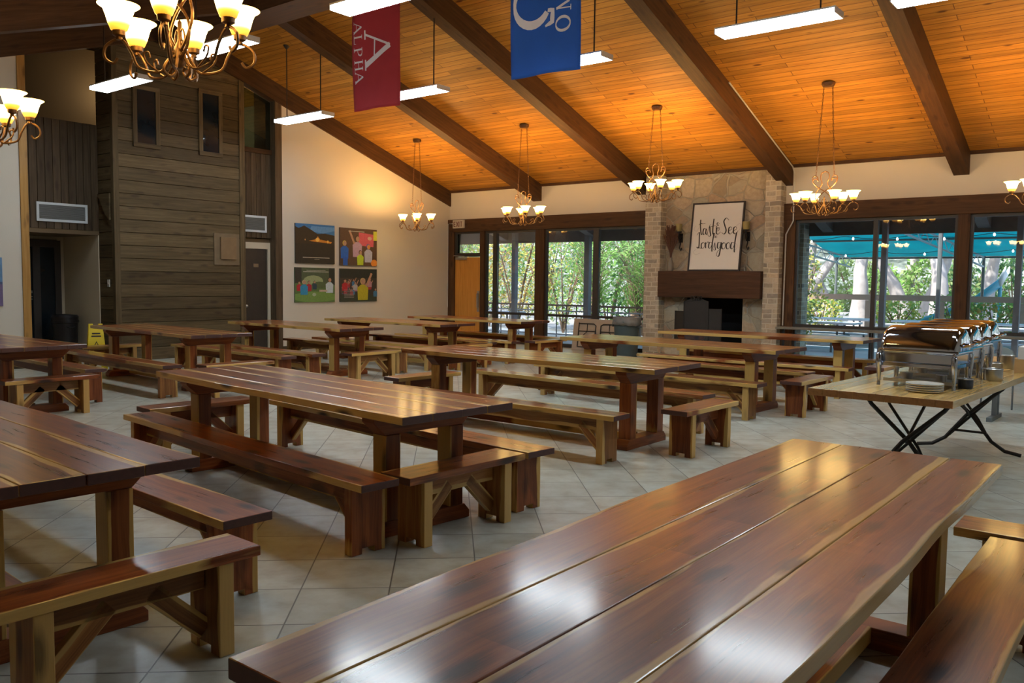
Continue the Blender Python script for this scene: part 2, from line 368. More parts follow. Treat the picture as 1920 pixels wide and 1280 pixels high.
    def build(s, name, mats, parent=None, smooth=False, bevel=0, solid=0, recalc=True):
        bmesh.ops.remove_doubles(s.bm, verts=s.bm.verts, dist=1e-5) if smooth else None
        if recalc: bmesh.ops.recalc_face_normals(s.bm, faces=s.bm.faces)
        me = bpy.data.meshes.new(name); s.bm.to_mesh(me); s.bm.free()
        for mm in (mats if isinstance(mats, (list, tuple)) else [mats]): me.materials.append(M[mm] if isinstance(mm, str) else mm)
        if smooth:
            me.shade_smooth()
            me.set_sharp_from_angle(angle=R(40))
        o = bpy.data.objects.new(name, me); C.objects.link(o)
        if parent: o.parent = parent
        if bevel:
            b = o.modifiers.new('bevel', 'BEVEL'); b.width = bevel; b.segments = 2; b.limit_method = 'ANGLE'; b.angle_limit = R(40)
        if solid:
            b = o.modifiers.new('solid', 'SOLIDIFY'); b.thickness = solid; b.offset = 0
        return o
def tag(o, label=None, cat=None, group=None, kind=None):
    for k, v in (('label', label), ('category', cat), ('group', group), ('kind', kind)):
        if v: o[k] = v
    return o
def thing(name, label, cat, loc=(0, 0, 0), rz=0, group=None):
    o = bpy.data.objects.new(name, None); C.objects.link(o); o.empty_display_size = .1
    o.location = loc; o.rotation_euler = (0, 0, rz); return tag(o, label, cat, group)
def copy_tree(o, parent=None):
    c = o.copy(); C.objects.link(c); c.parent = parent
    for ch in list(o.children): copy_tree(ch, c)
    return c
def struct(o): o['kind'] = 'structure'; return o
def sbox(name, mat, *boxes, axis=None, bevel=0, parent=None):
    b = MB()
    for q in boxes: b.box(*q, axis=axis)
    o = b.build(name, mat, parent, bevel=bevel)
    return o if parent else struct(o)
def arc(cx, cz, r, a0, a1, n=12):
    return [(cx+r*math.cos(R(a0+(a1-a0)*i/n)), cz+r*math.sin(R(a0+(a1-a0)*i/n))) for i in range(n+1)]

# ---------------------------------------------------------------- the room
XL, XR, YW, YF, YR = -15.83, 6.0, 17.3, -2.0, 9.15
SL = .325; ZW = 4.07; ZR = ZW+SL*(YW-YR)
def zc(y): return ZW+SL*(YW-y) if y > YR else ZR-SL*(YR-y)
b = MB(); b.box(-20, XR+.2, YF-.2, 17.4, -.12, 0, axis='x'); struct(b.build('floor', 'floor'))
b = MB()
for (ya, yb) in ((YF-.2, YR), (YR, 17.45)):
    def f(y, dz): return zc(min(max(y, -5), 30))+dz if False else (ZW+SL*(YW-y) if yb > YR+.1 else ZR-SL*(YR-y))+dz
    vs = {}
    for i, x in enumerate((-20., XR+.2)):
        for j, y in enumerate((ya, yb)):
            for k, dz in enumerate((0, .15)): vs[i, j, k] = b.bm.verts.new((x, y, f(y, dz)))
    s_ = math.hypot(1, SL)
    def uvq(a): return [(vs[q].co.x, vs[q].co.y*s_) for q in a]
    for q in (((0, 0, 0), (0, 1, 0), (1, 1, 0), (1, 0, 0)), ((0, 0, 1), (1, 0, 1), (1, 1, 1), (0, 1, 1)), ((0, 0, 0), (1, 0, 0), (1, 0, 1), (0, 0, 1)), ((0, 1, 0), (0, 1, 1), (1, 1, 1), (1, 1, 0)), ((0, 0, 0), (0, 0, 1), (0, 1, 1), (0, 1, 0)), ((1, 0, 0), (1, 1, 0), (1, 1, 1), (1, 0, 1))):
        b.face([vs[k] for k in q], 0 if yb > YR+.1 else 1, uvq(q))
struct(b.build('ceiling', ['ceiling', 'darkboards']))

def gable(name, x0, x1, ya, yb, mat):
    b = MB(); ys = [ya]+([YR] if ya < YR < yb else [])+[yb]
    poly = [(ya, 0), (yb, 0)]+[(y, zc(y)+.05) for y in reversed(ys)]
    b.prism(poly, lambda y, z: (x0, y, z), lambda y, z: (x1, y, z)); return struct(b.build(name, mat))
gable('wall_left', XL-.2, XL, 11.7, YW+.1, 'wall')
gable('wall_left_near', XL-.2, XL, YF, 6.3, 'wall')
gable('wall_right', XR, XR+.2, YF, YW, 'wall')
sbox('wall_front', 'wall', (XL-.2, XR, YF-.2, YF, 0, zc(YF)+.05))
sbox('wall_back', 'wall', (-20, -9.585, YW, YW+.15, 3.26, ZW+.02), (-6.435, XR, YW, YW+.15, 3.26, ZW+.02), (-20, XL-.02, YW, YW+.15, 0, 3.26), axis='x')
sbox('wall_far_left', 'loft', (-20.1, -20, YF-.2, YW+.15, 0, 6.9)); sbox('wall_front_left', 'loft', (-20, XL-.2, YF-.2, YF, 0, 3.2))
# header and posts of the window wall
sbox('trim_1', 'beam', (XL, -9.58, 17.22, 17.42, 2.95, 3.29), axis='x', bevel=.006)
sbox('trim_2', 'beam', (-6.44, XR, 17.22, 17.42, 2.95, 3.29), axis='x', bevel=.006)
sbox('trim_3', 'beam', (XL, -9.58, 17.25, 17.30, ZW-.05, ZW+.03), axis='x'); sbox('trim_4', 'beam', (-9.18, XR, 17.25, 17.30, ZW-.05, ZW+.03), axis='x')
posts = [(-15.83, -15.61), (-14.67, -14.53), (-12.83, -12.56), (-6.44, -6.20), (-3.20, -3.0), (.05, .25), (3.3, 3.5)]
for i, (a, c) in enumerate(posts): sbox('trim_%d' % (5+i), 'beam', (a, c, 17.24, 17.42, 0, 2.96), axis='z')
def window(k, x0, x1, mulls, z0=.0, z1=2.95):
    t = struct(thing('window_%d' % k, None, None, ((x0+x1)/2, 17.33, 0)))
    cx = (x0+x1)/2
    b = MB(); y0, y1 = -.04, .05
    for (za, zb) in ((z0, z0+.09), (.76, .82), (z1-.06, z1)): b.box(x0-cx, x1-cx, y0, y1, za, zb, axis='x')
    edges = [x0]+sum([[a, c] for a, c in mulls], [])+[x1]
    b.box(x0-cx, x0+.05-cx, y0+.001, y1-.001, z0, z1, axis='z'); b.box(x1-.05-cx, x1-cx, y0+.001, y1-.001, z0, z1, axis='z')
    for a, c in mulls: b.box(a-cx, c-cx, y0-.01, y1+.01, z0, z1, axis='z')
    b.build('window_frame', 'frame', t)
    for i in range(0, len(edges), 2):
        b = MB(); b.box(edges[i]+.01-cx, edges[i+1]-.01-cx, .0, .006, z0+.02, z1-.02); b.build('pane', 'glass', t)
    return t
window(1, -14.53, -12.83, [(-14.26, -14.14)])
window(2, -12.56, -9.58, [(-11.12, -10.97)])
window(3, -6.20, -3.20, [(-4.68, -4.60)])
window(4, -3.0, .05, [(-1.5, -1.42)]); window(5, .25, 3.3, [(1.75, 1.83)]); window(6, 3.5, XR, [])
# exit door with transom
d = struct(thing('door_1', None, None, (-15.14, 17.33, 0)))
b = MB(); b.box(-.46, .46, -.045, 0, .01, 2.27, axis='z'); b.build('door_panel', 'doorwood', d, bevel=.004)
b = MB(); b.box(-.47, .47, -.05, .05, 2.28, 2.38); b.box(-.47, .47, -.05, .05, 2.90, 2.95); b.box(-.47, -.42, -.05, .05, 2.38, 2.9); b.box(.42, .47, -.05, .05, 2.38, 2.9); b.build('door_frame', 'frame', d)
b = MB(); b.box(-.42, .42, 0, .006, 2.38, 2.9); b.build('transom_pane', 'glass', d)
b = MB(); b.box(-.40, -.02, -.11, -.05, 2.20, 2.27); b.tube([(-.1, -.08, 2.29), (-.42, -.14, 2.31), (-.5, -.06, 2.31)], .012); b.build('door_closer', 'steel', d)
b = MB(); b.tube([(.38, -.05, 1.3), (.38, -.10, 1.28), (.38, -.10, .92), (.38, -.05, .9)], .018); b.box(.34, .42, -.055, -.045, .8, 1.36); b.build('door_handle', 'steel', d)

# roof beams
def beam(k, x0, x1, ya, yb, depth=.41):
    b = MB(); L = math.hypot(yb-ya, zc(yb)-zc(ya)); ang = math.atan2(zc(yb)-zc(ya), yb-ya)
    fn = lambda x: (lambda y, z: (x, y, z))
    poly = [(ya, zc(ya)), (yb, zc(yb)), (yb, zc(yb)-depth), (ya, zc(ya)-depth)]
    for face_x in (x0, x1):
        vs = [b.bm.verts.new((face_x, y, z)) for y, z in poly]
        b.face(vs, 0, [(0, 0), (L, 0), (L, depth), (0, depth)], [.5]*4, k*.37)
    for i in range(4):
        (y0, z0), (y1, z1) = poly[i], poly[(i+1) % 4]; w_ = math.hypot(y1-y0, z1-z0)
        vs = [b.bm.verts.new(c) for c in ((x0, y0, z0), (x1, y0, z0), (x1, y1, z1), (x0, y1, z1))]
        b.face(vs, 0, [(0, 0), (0, x1-x0), (w_, x1-x0), (w_, 0)], [.5]*4, k*.37+.1)
    bmesh.ops.remove_doubles(b.bm, verts=b.bm.verts, dist=1e-4)
    return struct(b.build('trim_%d' % k, 'beam'))
BX = [(-15.98, -15.78), (-12.96, -12.70), (-9.70+.0-.22, -9.66), (-6.56, -6.30), (-3.32, -3.06), (-.06, .20), (3.18, 3.44)]
for i, (a, c) in enumerate(BX):
    beam(20+i, a, c, 9.5, YW, .41)
    beam(30+i, a, c, YF, 8.85, .41)
sbox('trim_40', 'beam', (-16.0, XR, 8.85, 9.5, ZR-.56, ZR-.02), axis='x')
# porch outside: soffit, fascia, rafters, columns
b = MB()
zo = lambda y: ZW+SL*(YW-y)
b.prism([(17.45, zo(17.45)), (20.0, zo(20.)), (20.0, zo(20.)+.12), (17.45, zo(17.45)+.12)], lambda y, z: (-22, y, z), lambda y, z: (8, y, z)); b.box(-22, 8, 19.95, 20.05, 2.77, 3.34); struct(b.build('trim_41', 'soffit'))
for i, x in enumerate((-16.0, -12.8, -9.6, -6.4, -3.2, 0., 3.2)):
    b = MB(); b.prism([(17.45, zo(17.45)), (19.94, zo(19.94)), (19.94, 2.85), (17.45, zo(17.45)-.41)], lambda y, z: (x-.12, y, z), lambda y, z: (x+.12, y, z)); struct(b.build('trim_%d' % (42+i), 'soffit'))
for i, (x, w_) in enumerate(((-15.47, .13), (-12.89, .16), (-5.10, .11), (-2.52, .11), (1.5, .11))):
    sbox('trim_%d' % (50+i), 'column', (x-w_/2, x+w_/2, 19.7, 19.85, -.1, 3.1), axis='z')
sbox('trim_55', 'pier_stone', (-7.3, -6.84, 19.6, 20.0, -.1, 3.1), axis='z')

# ---- left end: timber tower, recesses, loft
b = MB(); z = 0.0
while z < 6.35:
    b.box(XL-.05, XL-.012, 8.02, 10.70, z+.006, z+.243, axis='y'); z += .2475
z = 0.0
while z < 6.35:
    b.box(-17.95 if z < 4.3 else -16.5, XL-.10, 7.955, 7.99, z+.006, z+.243, axis='x'); z += .2475
b.box(XL-.09, XL-.051, 7.99, 10.74, 0, 6.4, axis='y'); b.box(-17.95, XL-.10, 7.991, 8.04, 0, 4.5, axis='z'); b.box(-16.5, XL-.10, 7.991, 8.04, 4.5, 6.4, axis='z'); b.box(-16.5, XL-.1, 10.70, 10.75, 0, 6.4, axis='z')
tw = struct(b.build('wall_tower', 'siding', bevel=.004))
sbox('trim_60', 'siding', (XL-.10, XL+.01, 7.93, 8.04, 0, 6.4), axis='z', bevel=.005); sbox('trim_61', 'siding', (XL-.10, XL+.01, 10.66, 10.79, 0, 6.4), axis='z', bevel=.005)
def vboards(name, x, y0, y1, z0, z1):
    b = MB(); n = max(1, round((y1-y0)/.14)); w_ = (y1-y0)/n
    for i in range(n): b.box(x-.02, x, y0+w_*i+.004, y0+w_*(i+1)-.004, z0, z1, axis='z')
    b.box(x-.06, x-.021, y0, y1, z0, z1, axis='z'); return struct(b.build(name, 'vboard', bevel=.003))
vboards('wall_recess_left', -16.45, 6.42, 7.95, 2.5, 4.52); vboards('wall_recess_right', -15.97, 10.79, 11.56, 2.52, 4.40)
sbox('trim_62', 'pine_trim', (XL-.12, XL+.02, 6.29, 6.42, 0, 5.8), axis='z', bevel=.004)
sbox('trim_63', 'vboard', (XL-.75, XL+.02, 11.56, 11.74, 0, 5.85), axis='z', bevel=.004)
sbox('trim_64', 'beam', (-16.04, -15.93, 10.79, 11.56, 4.36, 4.46), axis='y')
sbox('wall_loft', 'loft', (-19.2, -19.1, 5.9, 12.5, 2.5, 6.6)); sbox('wall_loft_side', 'loft', (-19.1, XL-.22, 5.9, 6.28, 2.6, 5.9)); sbox('wall_loft_end', 'loftgrey', (-19.1, -16.6, 12.2, 12.5, 2.6, 6.0))
sbox('trim_65', 'loft', (-19.1, -16.46, 6.30, 7.95, 2.42, 2.50)); sbox('trim_66', 'loft', (-19.1, -16.04, 10.76, 12.2, 2.42, 2.50))
sbox('wall_passage', 'wall_dim', (-18.0, -17.95, 7.82, 8.2, 0, 2.42), (-18.0, -17.95, 6.2, 6.82, 0, 2.36), (-18.0, -17.95, 6.2, 7.82, 2.36, 2.42), (-18, -16.05, 6.2, 6.28, 0, 2.42)); sbox('wall_passage_side', 'wall_dim', (-17.94, -16.47, 7.93, 7.95, 0, 2.42))
sbox('wall_side_door', 'wall_dim', (-16.08, -16.02, 10.76, 10.80, 0, 2.42), (-16.08, -16.02, 11.49, 11.56, 0, 2.42), (-16.08, -16.02, 10.80, 11.49, 2.28, 2.42))
b = MB(); b.box(-.01, .0, 0, .70, 0, 1.0)
wp = struct(thing('window_7', None, None, (-15.99, 10.80, 4.46)))
b = MB(); b.prism([(0, 0), (.76, 0), (.76, 1.05), (0, 1.30)], lambda y, z: (0, y, z), lambda y, z: (.008, y, z)); b.build('pane', 'darkglass', wp)
def slitwin(k, y0, y1, z0, z1):
    t = struct(thing('window_%d' % k, None, None, (XL-.012, (y0+y1)/2, z0))); h = z1-z0; w_ = (y1-y0)/2; f = .085
    b = MB(); b.box(0, .035, -w_, -w_+f, 0, h, axis='z'); b.box(0, .035, w_-f, w_, 0, h, axis='z'); b.box(0, .036, -w_, w_, 0, f, axis='y'); b.box(0, .036, -w_, w_, h-f, h, axis='y'); b.build('window_frame', 'siding', t, bevel=.004)
    b = MB(); b.box(.002, .012, -w_+f, w_-f, f, h-f); b.build('pane', 'canblack' if False else 'darkpane', t)
M['darkpane'] = simple('dark_window_pane', (.010, .016, .022), .05, .4, 3)
slitwin(8, 8.33, 8.88, 4.12, 5.30); slitwin(9, 9.72, 10.26, 4.13, 5.47)
# doors in the passages
t = struct(thing('door_2', None, None, (-17.93, 7.32, 0)))
b = MB()
for a, c in ((-.5, -.40), (-.02, .12), (.40, .52)): b.box(0, .06, a, c, 0, 2.34, axis='z')
b.box(0, .061, -.5, .5, 2.20, 2.34); b.box(0, .061, -.5, .5, 0, .1); b.build('door_frame', 'frame', t)
b = MB(); b.box(.02, .03, -.4, .4, .1, 2.2); b.build('door_glass', 'darkpane', t)
b = MB(); b.box(.031, .05, -.4, -.03, 1.28, 1.33); b.box(.031, .045, -.4, -.03, 1.15, 1.17); b.box(.031, .045, -.4, -.03, 1.20, 1.22); b.build('push_bar', 'greymetal', t)
t = struct(thing('door_3', None, None, (-16.06, 11.145, 0)))
b = MB(); b.box(0, .04, -.32, .32, .01, 2.27, axis='z'); b.build('door_panel', 'frame', t)
b = MB(); b.lathe([(0, -.035), (.03, -.02), (.03, .0)], (0, 0, 0), 12); k_ = b.build('door_knob', 'steel', t); k_.rotation_euler = (0, R(-90), 0); k_.location = (.08, -.24, 1.02)
b = MB(); b.box(.041, .048, -.03, .10, 1.87, 1.95); b.build('door_plate', 'steel', t)
t = thing('loft_lamp', 'round lamp glowing in the dim loft behind the high pane', 'lamp', (-17.6, 11.3, 5.35))
b = MB(); b.lathe([(0, -.09), (.06, -.07), (.09, 0), (.06, .07), (0, .09)], n=16); b.build('globe', 'bulblit', t, smooth=True); b = MB(); b.tube([(0, 0, .09), (0, 0, .45)], .01, 6); b.build('rod', 'rodm', t)
for q in ((0, 0, -.2), (-.9, -1.9, .3)):  # second is an added fill behind the tower, no fixture, brightens the loft
    ld = bpy.data.lights.new('loft_lamp_and_fill', 'POINT'); ld.energy = 9; ld.color = (1, .8, .5); ld.shadow_soft_size = .1
    lo = bpy.data.objects.new('loft_lamp_and_fill', ld); C.objects.link(lo); lo.parent = t; lo.location = q
# vents, panel, switch
def vent(y0, y1, z0, z1, label, xw=-16.45):
    t = thing('wall_vent', label, 'vent', (xw, (y0+y1)/2, (z0+z1)/2)); w_, h = (y1-y0)/2, (z1-z0)/2; f = .045
    b = MB(); b.box(0, .03, -w_, w_, h-f, h); b.box(0, .03, -w_, w_, -h, -h+f); b.box(0, .029, -w_, -w_+f, -h+f, h-f); b.box(0, .029, w_-f, w_, -h+f, h-f); b.build('vent_frame', 'ventwhite', t)
    b = MB(); b.box(0, .012, -w_+f, w_-f, -h+f, h-f)
    n = int((2*h-2*f)/.035)
    for i in range(n):
        zz = -h+f+.035*(i+.5); b.box(.012, .024, -w_+f, w_-f, zz-.006, zz+.006)
    b.build('grille', 'grille', t)
vent(6.80, 7.72, 2.63, 2.98, 'white framed air vent on the dark boards above the left passage'); vent(10.81, 11.42, 2.64, 3.0, 'white framed air vent above the narrow dark door right of the timber tower', -15.97)
t = thing('wall_panel', 'square brown wooden panel box fixed on the timber tower siding', 'panel', (XL-.012, 10.33, 1.90))
b = MB(); b.box(0, .03, -.30, .30, 0, .66, axis='z'); b.build('back_board', 'panelback', t, bevel=.004); b = MB(); b.box(.031, .075, -.17, .20, .12, .58, axis='z'); b.build('door', 'plywood', t, bevel=.004)
b = MB(); b.box(-.04, .04, -.012, 0, 0, .14); b.box(-.01, .01, -.022, -.012, .05, .09); o = b.build('light_switch', 'whitepaint'); o.location = (-16.12, 7.953, 1.43); tag(o, 'white light switch plate on the side of the timber tower', 'switch')
# baseboards
sbox('baseboard_left', 'vboard', (XL, XL+.02, 11.72, 17.2, 0, .10), axis='y'); sbox('baseboard_near_left', 'vboard', (XL, XL+.02, YF, 6.29, 0, .1), axis='y')
# little corbel boards left behind on the tower
for y, nm in ((7.92, 'left'), (10.80, 'right')):
    b = MB(); sgn = -1 if nm == 'left' else 1
    b.prism([(0, 0), (-.45, 0), (-.45, -.03), (-.12, -.42), (0, -.5)], lambda a, z: (a, 0, z), lambda a, z: (a, .03*sgn, z)); o = b.build('corbel', 'siding'); o.location = (XL-.1, y, 3.2); tag(o, 'small triangular timber corbel on the %s side of the timber tower' % nm, 'corbel')

# ---------------------------------------------------------------- fireplace
fp = thing('fireplace', 'stone fireplace with brick-like piers and a dark timber mantel on the window wall', 'fireplace', (-8.0, 17.3, 0))
for a, c in ((-1.58, -1.18), (1.23, 1.56)):
    b = MB(); b.box(a, c, -.26, .12, 0, ZW-.03); b.build('pier', 'pier_stone', fp, bevel=.01)
b = MB(); b.box(-1.18, -.667, 0, .12, 0, 1.34); b.box(.70, 1.23, 0, .12, 0, 1.34); b.box(-1.18, 1.23, 0, .12, 1.34, ZW-.03); b.box(-.667, .70, 0, .12, 0, .22); b.build('stone_face', 'rubble', fp)
b = MB(); b.box(-.667, -.6, .121, .75, .2, 1.36); b.box(.64, .70, .121, .75, .2, 1.36); b.box(-.667, .7, .75, .8, .2, 1.36); b.box(-.667, .7, .121, .75, 1.34, 1.4); b.box(-.667, .7, .121, .75, .15, .21); b.build('firebox', 'void', fp)
b = MB(); b.box(-1.17, 1.22, -.36, -.001, 1.32, 1.90, axis='x'); b.build('mantel', 'mantelwood', fp, bevel=.012)
b = MB(); b.box(-1.18, 1.23, -.30, -.001, 0, .24, axis='x'); b.build('hearth', 'rubble', fp, bevel=.01)
# fire screen
t = thing('fire_screen', 'black three-panel fire screen with a scroll crest before the firebox', 'fire screen', (-8.10, 16.86, .24))
for nm, (xa, ya), (xb, yb), hh in (('side_panel', (-.62, .10), (-.36, -.02), .78), ('center_panel', (-.35, -.02), (.22, -.02), 1.0), ('side_panel', (.23, -.02), (.48, .08), .85)):
    b = MB(); n = 8; dx, dy = xb-xa, yb-ya; poly = [(0, 0), (1, 0)]+[(1-i/n, hh+(.07*math.sin(math.pi*i/n) if nm[0] == 'c' else 0)) for i in range(n+1)]
    nx, ny = -dy*.04, dx*.04
    b.prism(poly, lambda a, z: (xa+dx*a, ya+dy*a, z), lambda a, z: (xa+dx*a+nx, ya+dy*a+ny, z)); 
    b.tube([(xa, ya, 0), (xa, ya, hh), (xb, yb, hh), (xb, yb, 0)], .014, 6); b.build(nm, 'blackmat', t)
b = MB()
for sgn in (-1, 1):
    b.tube([(-.06+sgn*(.02+.09*a/10)*1.0+sgn*.04*math.sin(a), -.03, 1.07+.05*math.cos(a*.9)) for a in range(11)], .010, 6)
b.lathe([(0, 0), (.03, .02), (0, .05)], (-.06, -.03, 1.08), 10); b.build('crest', 'black', t)

# framed sign leaning on the mantel
def stroke_text(b, glyphs, f, sc_, ox, oz, wmul=1.):
    for g in glyphs: b.ribbon([((ox+x*sc_), (oz+z*sc_), w_*sc_*wmul) for x, z, w_ in g], f)
t = thing('framed_sign', 'white hand-lettered sign in a thin black frame leaning on the mantel', 'sign', (-7.87, 17.0, 1.902)); t.rotation_euler = (R(-8), 0, 0)
b = MB(); b.box(-.57, .57, .0, .02, .03, 1.47); b.build('board', 'canvaswhite', t)
b = MB(); b.box(-.60, .60, -.02, .03, 0, .03); b.box(-.60, .60, -.02, .03, 1.47, 1.50); b.box(-.60, -.57, -.02, .03, .03, 1.47); b.box(.57, .60, -.02, .03, .03, 1.47); b.build('frame', 'ink', t)
def cv(pts, w0=.012, w1=.035, n=6):
    """smooth stroke through control points, thicker on the way down"""
    P = [pts[0]]+list(pts)+[pts[-1]]; out = []
    for i in range(1, len(P)-2):
        for k in range(n):
            u = k/n; a, b_, c, d_ = P[i-1], P[i], P[i+1], P[i+2]
            q = [.5*((2*b_[j])+(-a[j]+c[j])*u+(2*a[j]-5*b_[j]+4*c[j]-d_[j])*u*u+(-a[j]+3*b_[j]-3*c[j]+d_[j])*u**3) for j in (0, 1)]; out.append(q)
    out.append(list(P[-2])); res = []
    for i, q in enumerate(out):
        p, r_ = out[max(i-1, 0)], out[min(i+1, len(out)-1)]; dz = r_[1]-p[1]; l = math.hypot(r_[0]-p[0], dz) or 1
        res.append((q[0], q[1], w0+(w1-w0)*max(0, min(1, -dz/l))))
    return res
G = {
 'T': [[(-.02, .60), (.10, .70), (.22, .66), (.40, .70)], [(.08, .92), (.10, .50), (.20, .02), (.28, .06)]],
 'a': [[(.22, .34), (.08, .36), (.04, .10), (.14, .0), (.24, .30)], [(.24, .36), (.22, .10), (.30, .0), (.36, .12)]],
 's': [[(.02, .06), (.14, .52), (.20, .60)], [(.16, .50), (.20, .20), (.26, -.06), (.14, -.10), (.06, .02)]],
 't': [[(.10, .95), (.08, .40), (.12, .02), (.22, .06)], [(-.04, .48), (.24, .52)]],
 'e': [[(.02, .18), (.20, .26), (.16, .40), (.04, .34), (.04, .08), (.16, .0), (.30, .14)]],
 '&': [[(.30, .50), (.12, .60), (.08, .44), (.22, .38), (.04, .28), (.06, .06), (.22, .04), (.32, .22)]],
 'S': [[(.36, .78), (.20, .92), (.06, .74), (.14, .48), (.24, .20), (.14, .0), (-.02, .10)]],
 'L': [[(-.06, .80), (.08, .98), (.12, .60), (.14, .10), (.06, .0), (.0, .08), (.14, .04), (.28, .0)]],
 'o': [[(.16, .36), (.03, .26), (.06, .02), (.20, .02), (.24, .26), (.14, .36)]],
 'r': [[(.02, .36), (.06, .0)], [(.05, .22), (.14, .38), (.22, .34)]],
 'd': [[(.22, .32), (.06, .34), (.03, .06), (.14, .0), (.24, .26)], [(.30, .92), (.25, .30), (.26, -.14), (.30, -.20)]],
 'i': [[(.04, .36), (.06, .06), (.14, .04)], [(.04, .50), (.05, .46)]],
 'g': [[(.22, .34), (.06, .36), (.04, .08), (.16, .04), (.22, .30)], [(.25, .38), (.22, -.10), (.16, -.42), (.02, -.34), (.10, -.10), (.30, .02)]],
 'h': [[(.06, .90), (.05, .40), (.06, .0)], [(.06, .20), (.14, .38), (.20, .30), (.20, .02), (.26, .04)]],
}
b = MB(); fsg = lambda x, z: (x, -.0015, z)
def write(txt, x, z, s_):
    for ch in txt:
        if ch == ' ': x += .10*s_; continue
        for g in G[ch]: stroke_text(b, [cv(g)], fsg, s_, x, z, 2.2)
        x += {'T': .26, 'S': .36, 'L': .26, 'o': .27, '&': .34, 'g': .27, 'i': .14, 'r': .22}.get(ch, .29)*s_
write('Taste', -.42, .80, .36); write('&', -.02, .90, .26); write('See', .13, .80, .38)
write('Lord', -.43, .50, .36); write('is', -.09, .48, .26); write('good', .04, .48, .38); write('the', -.07, .72, .12)
b.build('lettering', 'ink', t)
b = MB()
for g in ([(-.50, 1.0), (-.53, .92), (-.46, .88), (-.42, .96)], [(.42, .95), (.52, 1.02), (.53, .90), (.46, .86)], [(-.44, .48), (-.50, .42), (-.44, .36), (-.34, .40)], [(.40, .62), (.50, .56), (.48, .46), (.42, .50)]):
    b.ribbon([(x, z, .006) for x, z, _ in cv(g)], fsg)
b.build('flourishes', 'inkgrey', t)

# sconces and dried twigs
def sconce(x, label):
    t = thing('wall_sconce', label, 'sconce', (x, 17.3, 2.66))
    b = MB(); b.box(-.04, .04, -.02, -.001, -.12, .08); b.tube([(0, -.02, .02), (0, -.12, -.06), (0, -.16, .03), (0, -.14, .10)], .018); 
    b.tube([(0, -.03, -.05), (.02, -.08, -.16), (-.01, -.06, -.24), (.02, -.05, -.30), (.045, -.06, -.27), (.03, -.06, -.24)], .014); b.lathe([(0, .09), (.075, .10), (.07, .12), (0, .12)], (0, -.14, 0), 16); b.build('bracket', 'black', t, smooth=True)
    b = MB(); b.lathe([(.06, .121), (.075, .16), (.075, .29), (.068, .29), (.066, .17), (.05, .13)], (0, -.14, 0), 20); b.build('candle_cup', 'candle', t, smooth=True)
sconce(-8.79, 'iron wall sconce with amber candle glass, left of the framed sign'); sconce(-7.22, 'iron wall sconce with amber candle glass, right of the framed sign')
t = thing('twig_vase', 'tall bundle of dried brown twigs in a slim vase on the mantel', 'vase', (-8.95, 17.12, 1.901))
b = MB(); b.lathe([(.05, 0), (.07, .05), (.06, .18), (.03, .26), (.035, .30)], n=16); b.build('vase', 'potglass', t, smooth=True)
b = MB()
for i in range(90):
    a = random.uniform(0, 6.28); rr = random.uniform(.02, .19); h = random.uniform(.7, 1.04)
    b.tube([(0, 0, .2), (rr*.15*math.cos(a), rr*.12*math.sin(a), .42), (rr*math.cos(a), rr*.55*math.sin(a), h)], [.006, .007, .009], 4)
b.build('twigs', 'twig', t)

# ---------------------------------------------------------------- tables and benches
TH, TL, TW = .82, 3.35, .957
def wav(amp, seed):
    r_ = random.Random(seed); ph = [r_.uniform(0, 6.28) for _ in range(4)]; fr = [1.1, 2.3, 4.1, 7.]
    return lambda x: amp*sum(math.sin(fr[i]*x+ph[i])/(i+1.) for i in range(4))*.6
def make_table(name, seed, mtop='cedar', mleg='cedar_leg'):
    rs = random.Random(seed); t = thing(name, None, None)
    b = MB(); ws = [.22, .25, .24, .247]; rs.shuffle(ws); y = -TW/2
    for i, w_ in enumerate(ws):
        wl = wav(.016, seed*7+1) if i == 0 else None; wr = wav(.016, seed*7+2) if i == 3 else None
        b.plank(Matrix.Translation((rs.uniform(-.008, .008), y+w_/2, TH-.048)), TL, w_-.003, .048, wl, wr, 40 if (wl or wr) else 8, rs.random(), 0, 1)
        y += w_
    b.build('tabletop', [mtop, 'endgrain'], t, bevel=.004)
    zt = TH-.049
    for sx in (-1, 1):
        X = sx*(TL/2-.40)
        b = MB(); b.prism([(-.42, zt-.001), (.42, zt-.001), (.42, zt-.035), (.33, zt-.12), (-.33, zt-.12), (-.42, zt-.035)], lambda y, z: (X-.062, y, z), lambda y, z: (X+.062, y, z))
        b.build('cross_beam', [mleg], t, bevel=.005)
        for sy in (-1, 1):
            b = MB(); b.box(X-.065, X+.065, sy*.27-.06, sy*.27+.06, .10, zt-.121, axis='z', pid=rs.random()); b.build('leg', [mleg], t, bevel=.005)
        b = MB(); b.prism([(-.39, 0), (.39, 0), (.39, .05), (.345, .10), (-.345, .10), (-.39, .05)], lambda y, z: (X-.07, y, z), lambda y, z: (X+.07, y, z)); b.build('foot', [mleg], t, bevel=.005)
    b = MB(); b.box(-(TL/2-.48), TL/2-.48, -.07, .07, .035, .11, axis='x', pid=rs.random()); b.build('stretcher', [mleg], t, bevel=.005)
    return t
